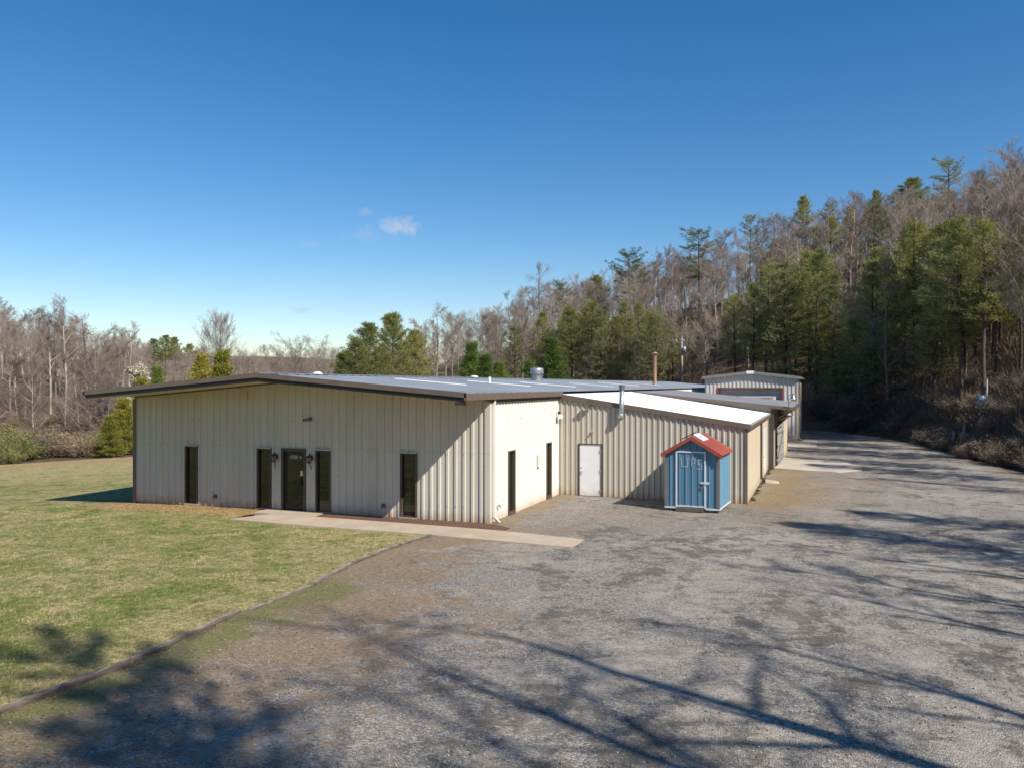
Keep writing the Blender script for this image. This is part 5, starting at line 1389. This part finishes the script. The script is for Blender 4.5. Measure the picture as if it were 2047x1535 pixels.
# ================================================================== BRUSH
def bush_mesh(seed, w, h, n, mat, blade=.16, bw=.05, stems=26, twiggy=False):
    g = np.random.default_rng(seed); r = random.Random(seed); segs = []; P = []
    for i in range(stems):
        a = r.uniform(0, 6.28); rr = w*math.sqrt(r.random())*.5; p = Vector((math.cos(a)*rr*.5, math.sin(a)*rr*.5, -.1)); d = Vector((math.cos(a)*r.uniform(.1,.8), math.sin(a)*r.uniform(.1,.8), 1)).normalized(); L = h*r.uniform(.6,1.1)
        for k_ in range(4):
            d = (d+Vector((r.gauss(0,.22), r.gauss(0,.22), -.07*k_))).normalized(); e = p+d*L/4; segs.append((p, e, .014*(1-k_/5), .014*(1-(k_+1)/5)))
            for _ in range(3 if twiggy else 2):
                dd = (d+Vector((r.gauss(0,.7), r.gauss(0,.7), r.gauss(.1,.4)))).normalized(); e2 = e+dd*L*r.uniform(.12,.34); segs.append((e, e2, .007, .004)); P.append(e2); P.append(e.lerp(e2,.5))
            p = e
    P = np.array(P); pk = P[g.integers(0, len(P), n)] + g.normal(0, .11, (n,3))
    pk[:,2] = np.maximum(pk[:,2], .03)
    dr = g.normal(0, 1, (n,3)); dr[:,2] = np.abs(dr[:,2])*.7; dr /= np.linalg.norm(dr, axis=1)[:,None]; sd = np.cross(dr, g.normal(0,1,(n,3))); sd /= np.linalg.norm(sd, axis=1)[:,None]
    ln = blade*g.uniform(.6,1.4,(n,1)); wd = bw*g.uniform(.6,1.4,(n,1))*.5
    V = np.stack([pk, pk+dr*ln*.5+sd*wd, pk+dr*ln, pk+dr*ln*.5-sd*wd], 1).reshape(-1,3)
    Vt, Ft = tri_tubes(segs, 3)
    return np_mesh('stems', Vt, Ft, MAT['twig']), np_mesh('foliage', V, np.arange(len(V)).reshape(-1,4), MAT[mat])
BG = [bush_mesh(1, 2.6, 1.5, 3200, 'bush_green'), bush_mesh(2, 3.0, 1.3, 3400, 'bush_green')]
BB = [bush_mesh(3, 2.4, 1.3, 1800, 'bush_brown', .22, .035, 40, True), bush_mesh(4, 2.2, 1.2, 1500, 'bush_grey', .22, .03, 44, True), bush_mesh(5, 1.6, 1.1, 1100, 'straw', .5, .02, 20)]
BUSHES = []
def bush(proto, x, y, s_, label, group, name, dz=0):
    rr = random.Random(len(BUSHES)+99)
    o = bpy.data.objects.new(name, None); COL.objects.link(o); o.location = (x, y, float(gz(x,y))+dz); o.scale = (s_*rr.uniform(.9,1.3), s_*rr.uniform(.9,1.3), s_*rr.uniform(.85,1.1)); o.rotation_euler = (0,0,rr.uniform(0,6.28))
    o['label'] = label; o['category'] = 'bush'; o['group'] = group
    for nm, me in zip(('stems','foliage'), proto):
        c = bpy.data.objects.new(nm, me); c.parent = o; COL.objects.link(c)
    BUSHES.append(o)
# left: green honeysuckle mound and brown brush beyond the lawn
for px, dp, s_ in ((20,55,1.15),(55,57,1.3),(-25,55,1.2),(95,60,1.3),(40,61,1.4),(0,62,1.4),(-40,60,1.5),(75,63,1.3),(30,53.5,.8),(-15,66,1.4),(130,66,1.1),(165,67,1.0)):
    x, y = at(px, dp); bush(BG[R_.randrange(2)], x, y, s_*.78, 'low yellow-green leafy bush in the mound at the left edge of the lawn', 'green bushes left of the lawn', 'green_bush')
for i in range(74):
    px = R_.uniform(-60, 285); dp = R_.uniform(57, 98); x, y = at(px, dp)
    if px < 80 and dp < 62: continue
    bush(BB[(0,0,0,1,2)[R_.randrange(5)]], x, y, R_.uniform(.7,1.25), 'dry brown brush bush along the far edge of the left lawn', 'brown bushes beyond the left lawn', 'dry_bush')
for i in range(5):
    px = R_.uniform(-60, 285); dp = R_.uniform(68, 92); x, y = at(px, dp)
    bush(BG[R_.randrange(2)], x, y, R_.uniform(.7,1.1), 'green leafy bush among brown brush before the left wood', 'green bushes before the left wood', 'green_bush')
# right: grey-brown brush along the road bank
for i in range(72):
    px = R_.uniform(1780, 2120)
    y_ = np.interp(px, [1605,1700,1760,1840,1930,2047,2120], [862,868,874,890,920,945,965])
    dp = 4.5*F_PX/(y_-770)*R_.uniform(1.03,1.34); x, y = at(px, dp)
    bush(BB[(0,1,1,1)[R_.randrange(4)]], x, y, R_.uniform(.5,1.0), 'dry grey-brown bush on the bank right of the gravel road', 'dry bushes on the road bank', 'dry_bush')
for i in range(54):
    px = R_.uniform(1598, 1800); dp = R_.uniform(88, 100) if px < 1700 else R_.uniform(78, 94); x, y = at(px, dp)
    if x < 9.2: continue
    bush(BB[(0,1,1)[R_.randrange(3)]], x, y, R_.uniform(1.0,2.0), 'tall dry brush at the bend of the gravel road beyond the garage', 'dry bushes at the road bend', 'dry_bush')
# undergrowth of the hillside: a mass nobody could count
def undergrowth():
    g = np.random.default_rng(77); n = 60000
    px = g.uniform(950, 2150, n); t0 = np.interp(np.degrees(np.arctan((px-1023.5)/F_PX))-20.4157, _T[:,0], _T[:,1])
    dep = (t0 + 3 + 55*g.random(n)**1.5)*np.cos(np.arctan((px-1023.5)/F_PX))
    x = CAMP.x + FWD[0]*dep + RGT[0]*(px-1023.5)/F_PX*dep; y = CAMP.y + FWD[1]*dep + RGT[1]*(px-1023.5)/F_PX*dep
    cl = fbm(x, y, .35, 9); keep = cl > .42; x, y = x[keep], y[keep]; n = len(x); z = gz(x, y)
    p = np.stack([x, y, z-.05], 1); h = g.uniform(.25, 1.5, (n,1))*(.4+fbm(x, y, .2, 4)[:,None])
    d = np.stack([g.normal(0,.35,n), g.normal(0,.35,n), np.ones(n)], 1); sd = np.stack([g.normal(0,1,n), g.normal(0,1,n), np.zeros(n)], 1); sd /= np.linalg.norm(sd, axis=1)[:,None]
    w_ = g.uniform(.012,.035,(n,1))
    V = np.stack([p-sd*w_, p+sd*w_, p+d*h*.6+sd*w_*.7, p+d*h], 1).reshape(-1,3)
    o = bpy.data.objects.new('undergrowth', np_mesh('undergrowth', V, np.arange(len(V)).reshape(-1,4), MAT['bush_grey'])); COL.objects.link(o); o['kind'] = 'stuff'
    o['label'] = 'grey brown undergrowth covering the foot of the wooded hill'; o['category'] = 'undergrowth'
undergrowth()
# grass blades over the near lawn and weeds along the edges
def grass():
    g = np.random.default_rng(5); n = 190000
    dep = 9.3 + 22*g.random(n)**2.0
    px = g.uniform(-40, 1150, n)
    x = CAMP.x + FWD[0]*dep + RGT[0]*(px-1023.5)/F_PX*dep; y = CAMP.y + FWD[1]*dep + RGT[1]*(px-1023.5)/F_PX*dep
    sd_ = poly_sd(x, y, LAWN); k_ = (sd_ > .02) | ((sd_ > -1.2) & (x > -1) & (y < -3) & (g.random(n) < .25*np.clip(1+sd_/1.2, 0, 1)))
    k_ &= ~((y > -2.6) & (x > -8.6)); x, y, dep = x[k_], y[k_], dep[k_]; n = len(x); z = gz(x, y)
    cl = fbm(x, y, .9, 3)
    h = g.uniform(.015, .05, n)*(.5+cl); p = np.stack([x, y, z], 1)
    d = np.stack([g.normal(0,.6,n), g.normal(0,.6,n), np.ones(n)], 1); sd = np.stack([g.normal(0,1,n), g.normal(0,1,n), np.zeros(n)], 1); sd /= np.linalg.norm(sd, axis=1)[:,None]
    w_ = (g.uniform(.003,.007,n)*(1+dep/40))[:,None]
    V = np.stack([p-sd*w_, p+sd*w_, p+d*h[:,None]], 1).reshape(-1,3)
    o = bpy.data.objects.new('grass', np_mesh('grass', V, np.arange(len(V)).reshape(-1,3), MAT['lawn_blades'])); COL.objects.link(o); o['kind'] = 'stuff'
    o['label'] = 'short yellow green grass of the lawn'; o['category'] = 'grass'
def blade_mat():
    m, nt, b, out = new_mat('lawn_blades'); k = N(nt)
    col = lawn_colour(k, k.coord('World'), True)[0]
    g = k.n('ShaderNodeNewGeometry'); hsv = k.n('ShaderNodeHueSaturation'); k.l(col, hsv.inputs['Color'])
    k.l(k.math('ADD', k.math('MULTIPLY', g.outputs['Random Per Island'], .6), .75), hsv.inputs['Value']); k.l(hsv.outputs[0], b.inputs['Base Color'])
    b.inputs['Roughness'].default_value = .75; b.inputs['Specular IOR Level'].default_value = .2; return m
MAT['lawn_blades'] = blade_mat()
grass()
# loose stones on the gravel
def stones():
    g = np.random.default_rng(8); n = 8000
    dep = 9.2 + 16*g.random(n)**1.5; px = g.uniform(250, 2090, n)
    x = CAMP.x + FWD[0]*dep + RGT[0]*(px-1023.5)/F_PX*dep; y = CAMP.y + FWD[1]*dep + RGT[1]*(px-1023.5)/F_PX*dep
    keep = (poly_sd(x, y, GRAVEL) > .6) & (fbm(x, y, .6, 2) > .42) & ~((y > -3.1) & (x < 3.8)); x, y = x[keep], y[keep]; n = len(x)
    s_ = .008+.016*g.random(n)**2.5
    oc = np.array([[1,0,0],[0,1,0],[-1,0,0],[0,-1,0],[0,0,1],[0,0,-1]], float)
    V = (oc[None]*g.uniform(.6,1.4,(n,6,3)) + g.normal(0,.2,(n,6,3)))*s_[:,None,None]; V[:,:,2] *= .7
    a = g.uniform(0,6.28,n); c, s2 = np.cos(a)[:,None], np.sin(a)[:,None]; vx = V[:,:,0]*c-V[:,:,1]*s2; vy = V[:,:,0]*s2+V[:,:,1]*c
    V = np.stack([vx+x[:,None], vy+y[:,None], V[:,:,2]+.012+gz(x,y)[:,None]+s_[:,None]*.3], -1).reshape(-1,3)
    tri = np.array([[0,1,4],[1,2,4],[2,3,4],[3,0,4],[1,0,5],[2,1,5],[3,2,5],[0,3,5]]); Fc = (np.arange(n)[:,None,None]*6+tri[None]).reshape(-1,3)
    m, nt, b, out = new_mat('loose_stone'); k = N(nt); ge = k.n('ShaderNodeNewGeometry')
    k.l(k.ramp(ge.outputs['Random Per Island'], [(.1, (.09,.085,.08)), (.55, (.20,.19,.175)), (.95, (.42,.40,.37))]), b.inputs['Base Color']); b.inputs['Roughness'].default_value = .85
    o = bpy.data.objects.new('gravel', np_mesh('gravel', V, Fc, m)); COL.objects.link(o); o['kind'] = 'stuff'
    o['label'] = 'loose grey stones strewn over the gravel yard'; o['category'] = 'gravel'
stones()
# fallen leaves and straw on the gravel
def leaf_litter():
    g = np.random.default_rng(18); n = 26000
    dep = 9.2 + 24*g.random(n)**1.3; px = g.uniform(-20, 1700, n)
    x = CAMP.x + FWD[0]*dep + RGT[0]*(px-1023.5)/F_PX*dep; y = CAMP.y + FWD[1]*dep + RGT[1]*(px-1023.5)/F_PX*dep
    dt = seg_dist(x, y, TIMBER); w_ = np.clip(1.1-dt/5.5, .10, 1)
    w_ = np.maximum(w_, .7*np.clip(1-np.hypot(x-2.5, y-2.5)/5.5, 0, 1)); w_ = np.maximum(w_, .8*np.clip(1-np.abs(x-8.3)/2.2, 0, 1)*(y > 3)); w_ = np.maximum(w_, .9*np.clip(1-np.hypot(x-6.8, y-4.2)/2, 0, 1))
    keep = (poly_sd(x, y, GRAVEL) > .1) & (fbm(x, y, .7, 12)*w_ > .26*g.random(n)+.10) & ~((y > -3.1) & (y < -.9) & (x < 3.8)) & ~((x > 4.7) & (x < 6.9) & (y > 4.6)) & ~((x < 7.5) & (y > 7.4))
    x, y = x[keep], y[keep]; n = len(x); s_ = g.uniform(.010,.028,n)[:,None]; a = g.uniform(0,6.28,n)
    p = np.stack([x, y, gz(x,y)+.03], 1); d = np.stack([np.cos(a), np.sin(a), g.normal(0,.3,n)], 1); e = np.stack([-np.sin(a), np.cos(a), g.normal(0,.3,n)], 1); k_ = g.uniform(.15,.7,n)[:,None]
    V = np.stack([p-d*s_, p-e*s_*k_, p+d*s_, p+e*s_*k_], 1).reshape(-1,3)
    o = bpy.data.objects.new('fallen_leaves', np_mesh('fallen_leaves', V, np.arange(len(V)).reshape(-1,4), MAT['leaf_litter_bits'])); COL.objects.link(o); o['kind'] = 'stuff'
    o['label'] = 'brown fallen leaves and pine straw scattered over the gravel'; o['category'] = 'leaf litter'
MAT['leaf_litter_bits'] = leaf_mat('fallen_leaf', (.13, .075, .04), (.40, .27, .16), trans=.1)
leaf_litter()

# ================================================================== LIGHT AND SKY
SUN = Vector((1.0, -.485, 1.0)).normalized()
el = math.asin(SUN.z); rot = math.atan2(SUN.x, SUN.y)
sl = bpy.data.lights.new('sun', 'SUN'); sl.energy = 5.0; sl.angle = RAD(.53); sl.color = (1, .94, .845)
so = bpy.data.objects.new('sun', sl); COL.objects.link(so)
so.rotation_euler = SUN.to_track_quat('Z', 'Y').to_euler()
W = bpy.data.worlds.new('World'); SC.world = W; W.use_nodes = True
nt = W.node_tree; nt.nodes.clear(); k = N(nt)
sky = k.n('ShaderNodeTexSky', sky_type='NISHITA'); sky.sun_disc = False; sky.sun_elevation = el; sky.sun_rotation = rot
sky.altitude = 300; sky.air_density = 1.0; sky.dust_density = .25; sky.ozone_density = 1.3
# three small fair-weather wisps, fixed in the sky by compass direction and height
tc = k.n('ShaderNodeTexCoord'); sp = k.n('ShaderNodeSeparateXYZ'); k.l(tc.outputs['Generated'], sp.inputs[0])
def cloud_mask(px, py, rx, ry, amount):
    d = (Vector((FWD[0],FWD[1],0)) + Vector((RGT[0],RGT[1],0))*((px-1023.5)/F_PX) + Vector((0,0,1))*((768.7-py)/F_PX)).normalized()
    rt = Vector((d.y, -d.x, 0)).normalized(); up = rt.cross(d)
    def dot(v):
        x = k.n('ShaderNodeVectorMath', operation='DOT_PRODUCT'); k.l(tc.outputs['Generated'], x.inputs[0]); x.inputs[1].default_value = v; return x.outputs['Value']
    u = k.math('DIVIDE', dot(rt), rx/F_PX); v = k.math('DIVIDE', dot(up), ry/F_PX)
    nz = k.n('ShaderNodeTexNoise'); nz.inputs['Scale'].default_value = 46; nz.inputs['Detail'].default_value = 7; nz.inputs['Roughness'].default_value = .62; nz.inputs['Distortion'].default_value = .6
    k.l(tc.outputs['Generated'], nz.inputs['Vector'])
    r2 = k.math('SQRT', k.math('ADD', k.math('MULTIPLY', u, u), k.math('MULTIPLY', v, v)))
    f = k.math('SUBTRACT', k.math('ADD', k.math('MULTIPLY', nz.outputs['Fac'], 1.9), -.25), r2)
    front = k.math('GREATER_THAN', dot(d), 0)
    return k.math('MULTIPLY', k.math('MULTIPLY', k.ramp(f, [(.0, 0), (.75, 1)]), amount), front)
hs_ = k.n('ShaderNodeHueSaturation'); k.l(sky.outputs[0], hs_.inputs['Color']); hs_.inputs['Saturation'].default_value = 1.42; hs_.inputs['Hue'].default_value = .500
col = k.mix(1.0, hs_.outputs[0], (.99, .978, 1.03), 'MULTIPLY')
for (px, py, rx, ry, am, c) in ((800,455,64,34,.62,(5.4,5.6,6.3)),(735,470,80,30,.22,(4.6,5.2,6.4)),(732,425,26,15,.22,(4.8,5.2,6.2)),(622,488,42,14,.24,(5.0,5.2,6.2)),(608,621,40,11,.40,(4.2,4.6,5.8)),(115,596,60,12,.32,(5.6,5.4,6.0))):
    col = k.mix(cloud_mask(px, py, rx, ry, am), col, c)
bg = k.n('ShaderNodeBackground'); bg.inputs['Strength'].default_value = .092; k.l(col, bg.inputs[0])
ow = k.n('ShaderNodeOutputWorld'); k.l(bg.outputs[0], ow.inputs[0])

vs_ = SC.view_settings; SC.display_settings.display_device = 'sRGB'
vs_.view_transform = 'Standard'; vs_.look = 'None'; vs_.exposure = 0.42; vs_.gamma = 1.0; vs_.use_curve_mapping = False
SC.cycles.max_bounces = 7; SC.cycles.diffuse_bounces = 5; SC.cycles.glossy_bounces = 3; SC.cycles.transparent_max_bounces = 8
SC.cycles.use_denoising = True
